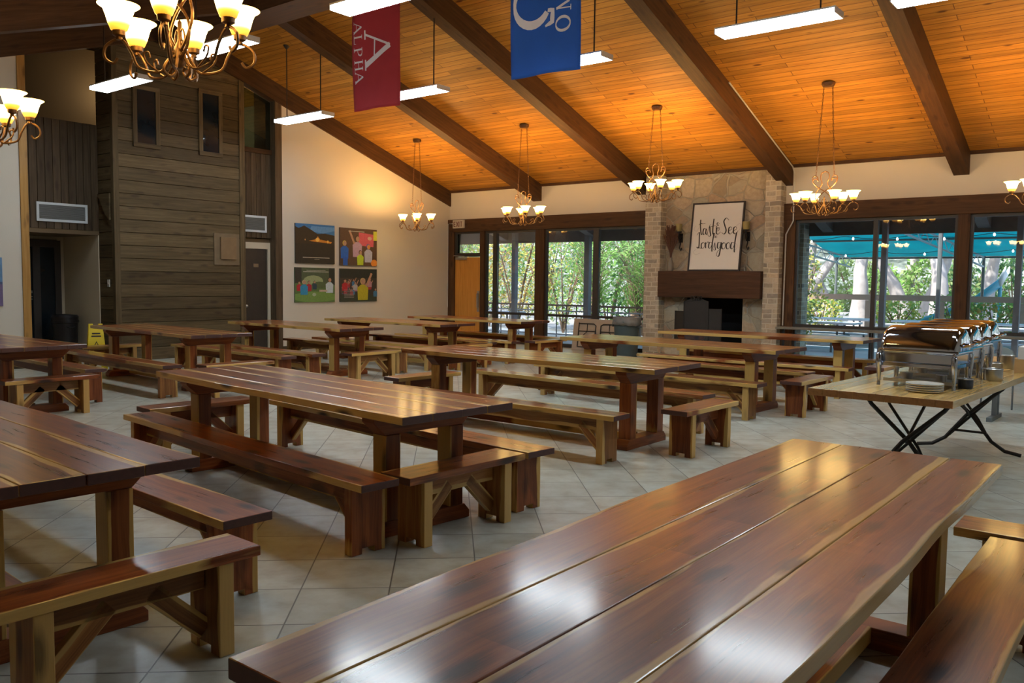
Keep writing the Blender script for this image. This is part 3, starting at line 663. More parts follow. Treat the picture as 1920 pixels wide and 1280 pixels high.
def make_bench(name, L, seed, mt='cedar', ml='cedar_leg', W=.275):
    rs = random.Random(seed); t = thing(name, None, None); H = .45
    b = MB(); b.plank(Matrix.Translation((0, 0, H-.045)), L, W, .045, wav(.011, seed+3), wav(.011, seed+4), 24, rs.random(), 0, 1); b.build('seat', [mt, 'endgrain'], t, bevel=.004)
    for sx in (-1, 1):
        X = sx*(L/2-.16); hw = W/2-.015
        poly = [(-hw, 0), (-.045, 0), (-.045, .035), (.045, .035), (.045, 0), (hw, 0), (hw, H-.046), (-hw, H-.046)]
        b = MB(); p_ = rs.random()
        for sgn in (-1, 1):
            vs = [b.bm.verts.new((X+sgn*.035, y, z)) for y, z in poly]
            b.face(vs, 0, [(z, y) for y, z in poly], [(y+hw)/(2*hw) for y, z in poly], p_)
        k = len(poly); b.bm.verts.ensure_lookup_table(); V_ = list(b.bm.verts)
        for i in range(k):
            j = (i+1) % k; e = 0. if poly[i][0] < 0 else 1.
            b.face([V_[i], V_[j], V_[k+j], V_[k+i]], 0, [(poly[i][1], 0), (poly[j][1], 0), (poly[j][1], .07), (poly[i][1], .07)], [e]*4, p_)
        b.build('leg', [ml], t, bevel=.004)
        # brace
        b = MB(); xa, za, xb, zb = sx*(L/2-.20), .10, sx*(L/2-.20-.24), H-.12
        dx, dz = xb-xa, zb-za; Lb = math.hypot(dx, dz); ang = math.atan2(dz, dx)
        Q = Matrix.Translation(((xa+xb)/2, 0, (za+zb)/2)) @ Matrix.Rotation(-ang, 4, 'Y') @ Matrix.Rotation(R(90), 4, 'X') @ Matrix.Translation((0, 0, -.022))
        b.plank(Q, Lb, .085, .044, pid=rs.random()); b.build('brace', [ml], t, bevel=.003)
    b = MB(); b.plank(Matrix.Translation((0, .022, H-.046-.06)) @ Matrix.Rotation(R(90), 4, 'X'), L-.41, .12, .044, pid=rs.random(), n=4); b.build('apron', [ml], t, bevel=.003)
    return t
def place(t, x, y, rz, label, cat, group, z=0):
    t.location = (x, y, z); t.rotation_euler = (0, 0, R(rz)); return tag(t, label, cat, group)
tab_protos = [make_table('dining_table', 11), make_table('dining_table', 23)]
tab_used = [False, False]
TG = 'long cedar dining tables'
TABLES = [ # x, y, rot, proto, label
 (-1.06, 2.67, 89.7, 0, 'long glossy four-plank cedar table filling the right foreground'),
 (-5.13, 4.07, -5.8, 1, 'long cedar table in the middle left with yellow lamp glare on its right end'),
 (-5.43, 7.42, -.4, 0, 'long cedar table in the centre with a wedge-shaped short bench at its right end'),
 (-5.42, 10.57, -3.8, 1, 'long cedar table in third place from the front in the row facing the fireplace'),
 (-5.21, 13.25, 0, 0, 'long cedar table nearest the fireplace and its fire screen'),
 (-12.27, 9.52, -2.4, 1, 'long cedar table below the four canvas pictures, with a pale sapwood front edge'),
 (-12.18, 11.77, -1.3, 0, 'long cedar table second from the wooden exit door'),
 (-11.93, 13.90, -2.6, 1, 'long cedar table closest to the wooden exit door'),
 (-12.36, 6.99, -3.4, 0, 'long cedar table in front of the timber tower beside the yellow floor sign'),
 (-11.80, 4.25, 0, 1, 'long cedar table cut by the left edge, near the pine corner post'),
 (-5.10, 1.68, -3.0, 0, 'long cedar table in the left foreground cut by the left edge'),
]
for x, y, rz, k, lab in TABLES:
    t = tab_protos[k] if not tab_used[k] else copy_tree(tab_protos[k]); tab_used[k] = True
    place(t, x, y, rz, lab, 'table', TG)
LB = [make_bench('long_bench', 3.45, 31), make_bench('long_bench', 3.45, 32, 'cedar', 'cedar_gold')]
SB = [make_bench('short_bench', 1.05, 41), make_bench('short_bench', 1.05, 42, 'cedar', 'cedar_gold')]
used = {}
def bench(kind, k, x, y, rz, label):
    P = (LB if kind == 'L' else SB)[k]
    t = copy_tree(P) if used.get((kind, k)) else P; used[kind, k] = True
    place(t, x, y, rz, label, 'bench', 'long cedar benches' if kind == 'L' else 'short cedar benches')
def rend(xr, yr, rz, L=3.45):   # centre from the middle of the right end
    return xr-L/2*math.cos(R(rz)), yr-L/2*math.sin(R(rz))
B_ = [
 ('L', 0, *rend(-3.57, 3.33, -6.0), -6.0, 'long dark red bench along the near side of the middle left table with yellow glare'),
 ('L', 0, *rend(-3.42, 4.71, -5.8), -5.8, 'long bench on the far side of the middle left table, tip in open floor'),
 ('S', 1, -3.60, 4.02, 87, 'short bench with yellow front edge at the right end of the middle left table'),
 ('S', 0, -7.20, 4.38, 86, 'short bench at the left end of the middle left table behind its yellow leg'),
 ('L', 1, *rend(-3.81, 6.45, -1.), -1., 'long golden bench with a big dark knot, near side of the centre table'),
 ('L', 1, *rend(-3.84, 8.30, -4.), -4., 'long pale-edged bench behind the centre table'),
 ('S', 0, -3.56, 7.52, 88, 'short bench alone on the tiles at the right end of the centre table'),
 ('S', 0, -7.36, 7.58, 87, 'short bench at the left end of the centre table, seen between the golden legs'),
 ('L', 1, *rend(-3.80, 9.66, -3.5), -3.5, 'long bench with pale yellow edge in front of the third table of the fireplace row'),
 ('L', 0, *rend(-3.80, 11.38, -3.8), -3.8, 'long bench behind the third table of the fireplace row'),
 ('S', 0, -3.60, 10.64, 88, 'short bench at the right end of the third table of the fireplace row'),
 ('S', 0, -7.32, 10.54, 87, 'short bench at the left end of the third table of the fireplace row'),
 ('L', 0, *rend(-3.58, 12.42, -.5), -.5, 'long bench on the near side of the table nearest the fireplace'),
 ('L', 0, *rend(-3.66, 14.05, 0), 0, 'long dark bench between the window and the table nearest the fireplace'),
 ('S', 0, -3.35, 13.25, 90, 'short bench at the right end of the table nearest the fireplace, beside the buffet table'),
 ('L', 0, *rend(-10.55, 8.52, -2.), -2., 'long bench on the near side of the table with the pale sapwood edge'),
 ('L', 1, *rend(-10.45, 10.35, -1.5), -1.5, 'long bench on the far side of the table with the pale sapwood edge'),
 ('S', 1, -10.33, 9.42, 88, 'short bench with yellow edge at the right end of the table below the canvas pictures'),
 ('L', 1, *rend(-10.38, 11.02, -1.3), -1.3, 'long bench on the near side of the second table from the exit door'),
 ('L', 0, *rend(-10.30, 12.50, -1.3), -1.3, 'long bench on the far side of the second table from the exit door'),
 ('S', 0, -10.27, 11.75, 88, 'short bench at the right end of the second table from the exit door'),
 ('L', 0, *rend(-10.15, 13.05, -2.6), -2.6, 'long bench on the near side of the table closest to the exit door'),
 ('L', 0, *rend(-10.15, 14.70, -2.), -2., 'long bench by the windows behind the table closest to the exit door'),
 ('S', 0, -10.02, 13.88, 88, 'short bench at the right end of the table closest to the exit door'),
 ('L', 1, *rend(-10.50, 6.02, -3.), -3., 'long golden-edged bench on the near side of the table before the timber tower'),
 ('L', 0, *rend(-10.52, 7.92, -3.), -3., 'long bench between the timber tower and its nearest table'),
 ('S', 0, -10.25, 6.82, 88, 'short orange-edged bench at the right end of the table before the timber tower'),
 ('S', 1, -14.38, 7.10, 88, 'short pale-topped bench at the left end of the table in front of the timber tower'),
 ('L', 0, *rend(-10.75, 5.12, -2.), -2., 'long bench behind the table cut by the left edge, ending in open floor'),
 ('S', 1, -10.24, 4.33, 90, 'short bench with pale yellow front edge at the left edge of the photo'),
 ('S', 1, -3.26, 1.66, 88, 'short bench with golden front at the end of the left foreground table'),
 ('L', 0, *rend(-3.54, 2.42, -3.), -3., 'long bench on the far side of the left foreground table'),
 ('L', 0, -.50, 2.74, 89.9, 'long dark glossy bench along the right side of the foreground table'),
 ('S', 0, -.27, 4.66, 0, 'short bench across the far end of the right foreground table'),
]
for q in B_: bench(*q)

# ---------------------------------------------------------------- chandeliers
def make_chandelier(zfix, drop):
    """local origin at the lowest scroll; drop = height of the canopy above it"""
    t = thing('chandelier', None, None, (0, 0, 0))
    b = MB(); b.lathe([(0, drop-.05), (.07, drop-.045), (.085, drop-.01), (.085, drop+.02), (0, drop+.02)], n=20, sx=1.3); b.build('canopy', 'iron', t, smooth=True)
    for s_ in (-1, 1):
        b = MB(); top = Vector((s_*.07, 0, drop-.03)); bot = Vector((s_*.15, 0, .665)); n = int((top-bot).length/.052)
        for i in range(n):
            p = bot.lerp(top, (i+.5)/n); hx = .011; hz = .031; q = [(hx, 0), (hx*.7, hz*.8), (0, hz), (-hx*.7, hz*.8), (-hx, 0), (-hx*.7, -hz*.8), (0, -hz), (hx*.7, -hz*.8)]
            b.tube([p+(Vector((a, 0, c)) if i % 2 else Vector((0, a, c))) for a, c in q], .0036, 4, closed=True)
        b.build('chain', 'iron', t)
    b = MB()
    # double lyre scrolls
    for s_ in (-1, 1):
        pts = [(s_*x, z) for x, z in ((.20, .56), (.185, .60), (.13, .61), (.105, .57), (.12, .635), (.155, .66), (.195, .64), (.20, .585), (.165, .52), (.10, .46), (.0, .40), (-.08, .33), (-.12, .25), (-.09, .15), (-.02, .09))]
        pts = [(x, z, 0) for x, z, _ in cv(pts, n=4)]
        b.tube([(x, .0+.012*s_, z) for x, z, _ in pts], .0085, 6)
        pts = cv([(0, .73), (s_*.06, .70), (s_*.075, .62), (s_*.05, .52), (s_*.13, .40), (s_*.15, .30), (s_*.09, .20), (s_*.03, .14)], n=4)
        b.tube([(x, -.012*s_, z) for x, z, _ in pts], .0085, 6)
        pts = cv([(0, .16), (s_*.05, .20), (s_*.03, .26), (0, .24), (s_*-.02, .20)], n=4); b.tube([(x, 0, z) for x, z, _ in pts], .006, 6)
        pts = cv([(0, .13), (s_*.07, .08), (s_*.10, .02), (s_*.06, -.01), (s_*.03, .02), (s_*.05, .045)], n=4); b.tube([(x, 0, z) for x, z, _ in pts], .008, 6); b.tube([(0, x, z) for x, z, _ in pts], .008, 6)
    b.lathe([(0, .04), (.02, .05), (.035, .10), (.03, .16), (.012, .20), (.012, .30), (0, .32)], n=12)
    b.build('scroll_frame', 'iron', t, smooth=True)
    for i in range(6):
        a = R(60*i); ca, sa = .475*math.cos(a), .265*math.sin(a); rr = math.hypot(ca, sa); ux, uy = ca/rr, sa/rr
        b = MB()
        pts = cv([(.03, .15), (.07, .07), (.35*rr, .02), (.68*rr, .04), (.80*rr, .12), (rr*.93, .185), (rr+.02, .19), (rr+.075, .15), (rr+.08, .09), (rr+.035, .06), (rr+.01, .09)], n=4)
        b.tube([(x*ux, x*uy, z) for x, z, _ in pts], .0085, 6)
        pts = cv([(.35*rr, .02), (.55*rr, .07), (.60*rr, .12), (.53*rr, .13), (.50*rr, .10)], n=3); b.tube([(x*ux, x*uy, z) for x, z, _ in pts], .006, 5)
        b.lathe([(0, .185), (.02, .19), (.016, .205), (.034, .215), (.036, .24), (0, .24)], (ca, sa, 0), 14)
        arm = b.build('arm', 'iron', t, smooth=True)
        b = MB(); b.lathe([(.030, .236), (.044, .245), (.058, .28), (.070, .325), (.084, .362), (.108, .378), (.113, .382), (.106, .384), (.080, .366), (.066, .33), (.054, .285), (.040, .25), (.028, .242)], (ca, sa, 0), 24)
        b.build('lamp_shade', 'shade', arm, smooth=True)
        ld = bpy.data.lights.new('bulb', 'POINT'); ld.energy = 10; ld.color = (1, .56, .20); ld.shadow_soft_size = .03
        lo = bpy.data.objects.new('bulb', ld); C.objects.link(lo); lo.parent = arm; lo.location = (ca, sa, .37)
    return t
CH = [(-14.38, 14.55, 2.81, 'wrought iron chandelier in the far left corner before the warm lit wall'),
 (-11.15, 14.52, 2.84, 'wrought iron chandelier over the patio windows left of the fireplace, below the second beam'),
 (-7.95, 14.50, 3.18, 'wrought iron chandelier hanging before the left pier of the fireplace'),
 (-4.73, 14.47, 2.80, 'wrought iron chandelier right of the fireplace before the upper window wall'),
 (-1.51, 14.45, 2.80, 'wrought iron chandelier cut off by the right edge of the photo'),
 (-4.51, 2.66, 2.76, 'large near chandelier at the upper left with six amber glass shades lit'),
 (-7.95, 2.93, 2.72, 'chandelier cut off by the left edge of the photo, three shades showing')]
cache = {}
for x, y, z, lab in CH:
    dr = round(zc(y)-z-.02, 2)
    t = make_chandelier(z, dr) if dr not in cache else copy_tree(cache[dr])
    cache.setdefault(dr, t); t.location = (x, y, z); tag(t, lab, 'chandelier', 'wrought iron chandeliers')

# ---------------------------------------------------------------- suspended fluorescent lights
def make_fluo(y, z):
    t = thing('ceiling_light', None, None); L, W = 1.46, .31
    b = MB(); b.box(-L/2, L/2, -W/2, W/2, .055, .075, axis='x'); b.box(-L/2-.012, -L/2, -W/2, W/2, -.0, .075); b.box(L/2, L/2+.012, -W/2, W/2, 0, .075); b.build('housing', 'fixture', t)
    b = MB(); b.box(-L/2, L/2, -W/2+.01, W/2-.01, 0, .054, axis='x'); b.build('diffuser', 'tube', t)
    for s_ in (-1, 1):
        b = MB(); yy = 0; top = zc(y)-z; b.tube([(s_*.52, 0, .075), (s_*.52, 0, top)], .011, 6); b.lathe([(.0, top-.07), (.02, top-.06), (.06, top-.01), (.06, top+.01)], (s_*.52, 0, 0), 12); b.build('rod', 'rodm', t)
    return t
FL = [(-13.62, 10.63, 'small lit suspended light panel in front of the gable wall, leftmost of the far row'),
 (-10.35, 10.33, 'lit suspended light panel half hidden by the red banner'),
 (-7.13, 10.20, 'lit suspended light panel half hidden by the blue banner'),
 (-3.97, 10.17, 'lit suspended light panel in clear view right of the blue banner'),
 (-1.90, 10.17, 'lit suspended light panel cut by the top edge at the upper right'),
 (-13.72, 7.03, 'lit suspended light panel at the left before the timber tower'),
 (-10.48, 6.74, 'lit suspended light panel behind the near chandelier'),
 (-7.16, 6.70, 'lit suspended light panel cut by the top edge above the red banner'),
 (-3.95, 6.70, 'suspended light panel above the frame in the near row'), (-.75, 6.70, 'suspended light panel added out of view for room light, near row right'), (2.4, 6.70, 'suspended light panel added out of view for room light, near row far right'),  # unseen panels continuing the near row, added because the room needs their light
 (1.3, 10.17, 'suspended light panel added out of view for room light, far row')]  # one more unseen panel, added for light in the far row
fp_ = {}
for x, y, lab in FL:
    t = make_fluo(y, 4.74) if y not in fp_ else copy_tree(fp_[y]); fp_.setdefault(y, t)
    t.location = (x, y, 4.74); tag(t, lab, 'ceiling light', 'suspended light panels')

# ---------------------------------------------------------------- banners
def banner(x0, x1, zb, zt, mat, label, glyphs, skew=0):
    t = thing('banner', label, 'banner', ((x0+x1)/2, 9.18, zt)); W, H = x1-x0, zt-zb
    wv = lambda x, z: .030*math.sin(3.0*x+z*1.1)+.018*math.sin(7*x-2.2*z)
    b = MB(); nx, nz = 16, 30; g = {}
    for i in range(nx+1):
        for j in range(nz+1):
            x = (i/nx-.5)*W*(1+.04*(j/nz)); z = -H*j/nz-(skew*(i/nx-.5) if j == nz else 0); g[i, j] = b.bm.verts.new((x, wv(x, z), z))
    for i in range(nx):
        for j in range(nz): b.face([g[i, j], g[i+1, j], g[i+1, j+1], g[i, j+1]])
    b.build('cloth', mat, t, smooth=True, solid=.003)
    b = MB(); f = lambda x, z: (x, wv(x, z)-.006, z)
    for gl in glyphs:
        P = []
        for k in range(len(gl)-1):
            (xa, za, wa), (xb, zb_, wb) = gl[k], gl[k+1]; n = max(1, int(math.hypot(xb-xa, zb_-za)/.04))
            for q in range(n): u = q/n; P.append((xa+(xb-xa)*u, za+(zb_-za)*u, wa+(wb-wa)*u))
        P.append(gl[-1]); b.ribbon(P, f)
    b.build('lettering', 'print', t)
    b = MB(); b.tube([(-W/2-.05, 0, .0), (W/2+.05, 0, .0)], .015, 8); b.tube([(-W/2+.1, 0, 0), (-W/2+.1, 0, .2)], .004, 4); b.tube([(W/2-.1, 0, 0), (W/2-.1, 0, .2)], .004, 4); b.build('hanging_rod', 'rodm', t)
LT = {  # serif capitals in a unit box: strokes (x, y, w)
 'A': [[(0, 0, .06), (.42, 1, .06)], [(.42, 1, .16), (.86, 0, .16)], [(.18, .36, .05), (.66, .36, .05)], [(-.12, 0, .05), (.14, 0, .05)], [(.70, 0, .05), (1.0, 0, .05)]],
 'L': [[(.18, 0, .15), (.18, 1, .15)], [(0, 1, .05), (.36, 1, .05)], [(0, .02, .06), (.72, .02, .06)], [(.72, 0, .05), (.74, .28, .03)]],
 'P': [[(.18, 0, .15), (.18, 1, .15)], [(0, 0, .05), (.38, 0, .05)], [(0, .98, .06), (.45, .98, .06), (.66, .9, .12), (.70, .74, .15), (.62, .56, .1), (.42, .47, .06), (.2, .47, .05)]],
 'H': [[(.18, 0, .15), (.18, 1, .15)], [(.76, 0, .15), (.76, 1, .15)], [(.2, .5, .06), (.76, .5, .06)], [(0, 0, .05), (.36, 0, .05)], [(0, 1, .05), (.36, 1, .05)], [(.58, 0, .05), (.94, 0, .05)], [(.58, 1, .05), (.94, 1, .05)]],
 'O': [[(.46+.40*math.cos(R(a)), .5+.48*math.sin(R(a)), .07+.10*abs(math.cos(R(a)))) for a in range(0, 361, 15)]],
 'M': [[(.12, 0, .06), (.16, 1, .08)], [(.16, 1, .16), (.52, .1, .14)], [(.52, .1, .05), (.90, 1, .06)], [(.92, 1, .15), (.96, 0, .15)], [(-.04, 0, .05), (.28, 0, .05)], [(.80, 0, .05), (1.12, 0, .05)]],
 'E': [[(.18, 0, .15), (.18, 1, .15)], [(0, .98, .06), (.66, .98, .06)], [(.18, .5, .06), (.55, .5, .06)], [(0, .02, .06), (.70, .02, .06)]],
 'G': [[(.46+.40*math.cos(R(a)), .5+.48*math.sin(R(a)), .07+.10*abs(math.cos(R(a)))) for a in range(45, 330, 15)], [(.80, .05, .12), (.80, .45, .12)]],
 'W': [[(.40+.44*math.cos(R(a)), .56+.44*math.sin(R(a)), .07+.11*abs(math.cos(R(a)))) for a in range(-62, 243, 12)], [(.60, .17, .07), (.62, .04, .10), (.86, .04, .12), (.92, .22, .04)], [(.20, .17, .07), (.18, .04, .10), (-.06, .04, .12), (-.12, .22, .04)]]}
def rot_text(txt, s_, ox, oz, mode, pitch):
    """mode 'cw': letters' up points to +x and reading runs down; 'ccw': up points to -x, reading runs up"""
    out = []; adv = 0
    for ch in txt:
        for st in LT[ch]:
            if mode == 'cw': out.append([(ox+y*s_, oz-adv-x*s_, w_*s_) for x, y, w_ in st])
            else: out.append([(ox-y*s_, oz+adv+x*s_, w_*s_) for x, y, w_ in st])
        adv += pitch
    return out
# red banner: width 1.03, letters measured from its hanging rod
banner(-10.48, -9.46, 4.29, 6.15, 'red', 'red cloth banner reading ALPHA with a large white A', rot_text('A', .55, -.22, -.70, 'cw', 1)+rot_text('ALPHA', .175, -.46, -.50, 'cw', .19), .02)
banner(-7.27, -6.18, 4.36, 6.15, 'blue', 'blue cloth banner with a large white omega sign', rot_text('W', .64, .165, -1.10, 'ccw', 1)+rot_text('OMEGA', .22, .42, -1.29, 'ccw', .27), .02)

# ---------------------------------------------------------------- exit sign and conduits
t = thing('exit_sign', 'small rectangular exit sign on the header beam above the wooden door', 'sign', (-15.40, 17.20, 3.16))
b = MB(); b.box(-.20, .20, -.03, .019, -.11, .11); b.build('case', 'exitface', t, bevel=.004)
b = MB(); f = lambda x, z: (x, -.032, z)
EX = {'E': [[(0, 0, .2), (0, 1, .2)], [(0, .93, .14), (.5, .93, .14)], [(0, .5, .14), (.42, .5, .14)], [(0, .07, .14), (.5, .07, .14)]], 'X': [[(0, 0, .18), (.6, 1, .18)], [(.6, 0, .18), (0, 1, .18)]], 'I': [[(.1, 0, .2), (.1, 1, .2)]], 'T': [[(.3, 0, .2), (.3, 1, .2)], [(0, .93, .14), (.6, .93, .14)]]}
x_ = -.155
for ch, adv in (('E', .095), ('X', .105), ('I', .06), ('T', .1)):
    for st in EX[ch]: b.ribbon([(x_+x*.125, -.07+z*.14, w_*.125) for x, z, w_ in st], f)
    x_ += adv*.88
b.build('lettering', 'exitred', t)
def pipe(name, pts, r, label, mat='conduit', cat='conduit'):
    b = MB(); b.tube(pts, r, 8); return tag(b.build(name, mat), label, cat)
pipe('conduit', [(-15.80, 17.20, 0.9), (-15.80, 17.20, 3.18), (-15.61, 17.20, 3.18)], .011, 'thin white conduit running to the exit sign')
pipe('conduit', [(-6.28, 14.0, zc(14.0)-.03), (-6.28, 17.20, ZW-.04), (-6.24, 17.205, 3.9), (-6.23, 17.20, 2.93), (-6.37, 17.20, 2.66), (-6.38, 17.20, .78)], .014, 'white conduit dropping from the beam beside the right pier of the fireplace')

# ---------------------------------------------------------------- canvas pictures
SWATCH = {}
def sw(c):
    if c not in SWATCH: SWATCH[c] = simple('ink_%d' % len(SWATCH), c, .6, .25, 25)
    return SWATCH[c]
def canvas(y0, y1, z0, z1, label, bg, shapes):
    """wall x = XL; a runs along the wall 0..1, b up 0..1"""
    t = thing('canvas_print', label, 'picture', (XL, (y0+y1)/2, z0)); W, H = y1-y0, z1-z0
    b = MB(); b.box(.002, .035, -W/2, W/2, 0, H); b.build('canvas', sw(bg), t)
    cols = []; b = MB()
    for i, (c, poly) in enumerate(shapes):
        if c not in cols: cols.append(c)
        x = .0355+i*.00012
        vs = [b.bm.verts.new((x, (max(0, min(1, p[0]))-.5)*W, max(0, min(1, p[1]))*H)) for p in poly]
        b.face(vs, cols.index(c))
    b.build('printed_image', [sw(c) for c in cols], t, recalc=False)
def ell(cx, cz, rx, rz, n=12): return [(cx+rx*math.cos(6.283*i/n), cz+rz*math.sin(6.283*i/n)) for i in range(n)]
def quad(a, c, b0, b1): return [(a, b0), (c, b0), (c, b1), (a, b1)]
rp = random.Random(8)
sh = [((.03, .16, .40), [(0, .55), (1, .55), (1, 1), (0, 1)]), ((.10, .28, .55), [(.35, .82), (.7, .78), (1, .86), (1, .95), (.4, .95)]), ((.035, .022, .012), [(0, .5), (1, .5), (1, .74), (.75, .78), (.55, .76), (.42, .84), (.22, .95), (.08, .88), (0, .92)]), ((.60, .22, .02), [(.33, .57), (.9, .53), (.93, .57), (.62, .62), (.56, .70), (.5, .62)]), ((.85, .50, .10), ell(.55, .61, .05, .05)), ((.9, .5, .1), ell(.82, .57, .02, .04)), ((.6, .3, .1), ell(.24, .60, .015, .02)), ((.025, .02, .014), quad(0, 1, 0, .5)), ((.55, .50, .42), quad(.18, .86, .145, .16)), ((.40, .36, .30), quad(.47, .60, .11, .12))]
canvas(12.08, 13.22, 1.985, 2.895, 'dark evening canvas picture with a bonfire under a blue sky, upper left of four', (.028, .022, .015), sh)
def person(a, h0, s_, shirt, skin=(.42, .24, .16), arm=None, hair=(.05, .03, .02)):
    o = [(hair, ell(a, h0+.33*s_, .055*s_, .075*s_)), (skin, ell(a+.01*s_, h0+.32*s_, .045*s_, .065*s_)), (shirt, [(a-.10*s_, h0-.1*s_), (a+.10*s_, h0-.1*s_), (a+.11*s_, h0+.18*s_), (a+.04*s_, h0+.25*s_), (a-.04*s_, h0+.25*s_), (a-.11*s_, h0+.18*s_)])]
    if arm: o.append((skin, [(a+.09*s_*arm, h0+.2*s_), (a+.20*s_*arm, h0+.5*s_), (a+.16*s_*arm, h0+.52*s_), (a+.05*s_*arm, h0+.22*s_)]))
    return o
sh = [((.10, .05, .03), quad(0, 1, .5, 1)), ((.60, .10, .14), [(.5, .55), (.9, .52), (.92, .86), (.5, .9)]), ((.62, .62, .06), quad(.9, 1, .7, .95)), ((.55, .35, .30), ell(.8, .75, .06, .05))]
sh += person(.46, .35, 1.15, (.45, .30, .42), arm=-1)+person(.12, .28, .95, (.02, .12, .50), hair=(.5, .4, .05))+person(.54, .1, .8, (.45, .58, .03))+person(.76, .2, 1., (.42, .42, .55), skin=(.60, .25, .05), hair=(.1, .1, .4))+[((.7, .25, .03), ell(.92, .08, .09, .1)), ((.02, .10, .45), quad(.08, .2, 0, .22)), ((.5, .5, .45), quad(.22, .65, .91, .925))]
canvas(13.38, 14.57, 1.965, 2.87, 'bright canvas picture of cheering people with one raised arm, upper right of four', (.09, .05, .03), sh)
sh = [((.09, .16, .05), quad(0, 1, 0, .55)), ((.16, .28, .07), ell(.5, .15, .6, .16)), ((.30, .36, .18), ell(.45, .62, .25, .16)), ((.02, .025, .02), quad(.85, 1, .5, 1)), ((.03, .03, .025), quad(0, .16, .55, 1)), ((.08, .12, .05), ell(.6, .5, .2, .1))]
sh += person(.10, .38, .55, (.42, .02, .03))+person(.34, .38, .6, (.38, .02, .04))+person(.22, .30, .85, (.03, .25, .45), hair=(.5, .4, .25))+person(.48, .42, .5, (.02, .05, .08))+person(.86, .36, .9, (.45, .55, .62))+[((.50, .38, .30), quad(.6, .8, .30, .36)), ((.55, .55, .5), quad(.2, .84, .875, .89)), ((.45, .45, .4), quad(.28, .76, .92, .93)), ((.35, .42, .30), ell(.47, .22, .05, .05))]
canvas(12.06, 13.22, 1.09, 1.89, 'green meadow canvas picture with seated people, lower left of four', (.07, .10, .05), sh)
sh = [((.02, .025, .02), quad(0, 1, .72, 1)), ((.04, .05, .03), quad(0, 1, 0, .2))]
for i in range(26): sh += person(rp.uniform(.02, .98), rp.uniform(.2, .55), rp.uniform(.35, .55), rp.choice([(.35, .03, .04), (.05, .18, .35), (.4, .4, .42), (.05, .2, .08), (.4, .2, .25), (.08, .06, .05)]), arm=rp.choice([None, 1, -1]))
sh += person(.60, .18, 1.35, (.42, .38, .02), arm=1, hair=(.5, .35, .15))+person(.12, .4, .7, (.42, .02, .03))+[((.45, .42, .40), quad(.10, .36, .12+.045*i, .13+.045*i)) for i in range(6)]
canvas(13.38, 14.57, 1.09, 1.89, 'busy canvas picture with a yellow shirted person in a crowd, lower right of four', (.05, .04, .03), sh)
canvas(4.75, 5.96, 1.10, 1.93, 'canvas picture with a blue edge at the left rim of the photo', (.06, .09, .20), [((.10, .22, .40), quad(0, 1, .5, 1)), ((.14, .10, .22), quad(.5, 1, 0, .45))])

# ---------------------------------------------------------------- bins, floor sign, folded table
def bin_(name, loc, label, mat, r, h, liner=None, square=False):
    t = thing(name, label, 'bin', loc)
    b = MB(); n = 4 if square else 28
    b.lathe([(r*.80, 0), (r*.84, .03), (r*.97, h*.86), (r*1.04, h*.87), (r*1.04, h*.93), (r, h*.93), (r, h), (r*.94, h), (r*.78, .04), (0, .04)], n=n); b.build('body', mat, t, smooth=not square)
    if liner:
        b = MB(); N = 28; rg = random.Random(3)
        for q in range(1):
            rings = []
            for (rr, z, j) in ((.97, .95, .0), (1.0, 1.01, .01), (1.07, 1.0, .015), (1.09, .90, .02), (1.07, .80, .03)):
                rings.append([b.bm.verts.new(((r*rr+rg.uniform(-j, j))*math.cos(6.283*k/N), (r*rr+rg.uniform(-j, j))*math.sin(6.283*k/N), h*z+rg.uniform(-j, j)*.6)) for k in range(N)])
            for i in range(4):
                for k in range(N): b.face([rings[i][k], rings[i][(k+1) % N], rings[i+1][(k+1) % N], rings[i+1][k]])
        b.build('bin_liner', 'bag', t, smooth=True, solid=.003)
    else:
        b = MB(); b.lathe([(r*1.03, h), (r*.9, h*1.05), (0, h*1.08)], n=n); b.build('lid', mat, t)
    for s_ in (-1, 1):
        b = MB(); b.tube([(s_*r*.98, -.07, h*.78), (s_*(r*1.02+.04), -.06, h*.76), (s_*(r*1.02+.04), .06, h*.76), (s_*r*.98, .07, h*.78)], .012, 6); b.build('handle', mat, t)
bin_('trash_bin', (-9.42, 16.05, 0), 'round grey rubbish bin with a clear liner beside the fireplace', 'cangrey', .29, .88, True)
bin_('trash_bin', (-17.25, 7.62, 0), 'black rubbish bin in the passage left of the timber tower', 'canblack', .24, .82)
t = thing('floor_sign', 'yellow folding wet floor sign standing by the timber tower', 'sign', (-14.95, 7.12, 0), R(70)); t.scale = (1.1, 1.1, 1.2)
for s_, nm in ((-1, 'front_panel'), (1, 'back_panel')):
    b = MB(); b.prism([(-.15, 0), (-.09, 0), (-.08, .08), (.08, .08), (.09, 0), (.15, 0), (.10, .66), (.04, .66), (.04, .60), (-.04, .60), (-.04, .66), (-.10, .66)], lambda x, z: (x, s_*(.16-.2*z), z), lambda x, z: (x, s_*(.16-.2*z)+.012, z)); b.build(nm, 'yellow', t)
b = MB(); f = lambda x, z: (x, -(.16-.2*z)-.002, z)
b.ribbon([(-.06, .52, .02), (.06, .52, .02)], f); b.ribbon([(-.07, .48, .02), (.07, .48, .02)], f)
b.ribbon([(-.07, .26, .02), (.0, .40, .02), (.07, .26, .02), (-.07, .26, .02)], f); b.ribbon([(-.08, .19, .015), (.08, .19, .015)], f); b.ribbon([(-.08, .15, .015), (.08, .15, .015)], f); b.build('printed_marks', 'ink', t)
t = thing('folded_table', 'folded tan banquet table standing on edge against the patio window', 'table', (-10.72, 16.9, 0)); t.rotation_euler = (R(-8), 0, 0)
b = MB(); b.box(-.72, .78, -.012, .012, 0, .76); b.build('tabletop', 'laminate', t, bevel=.006)
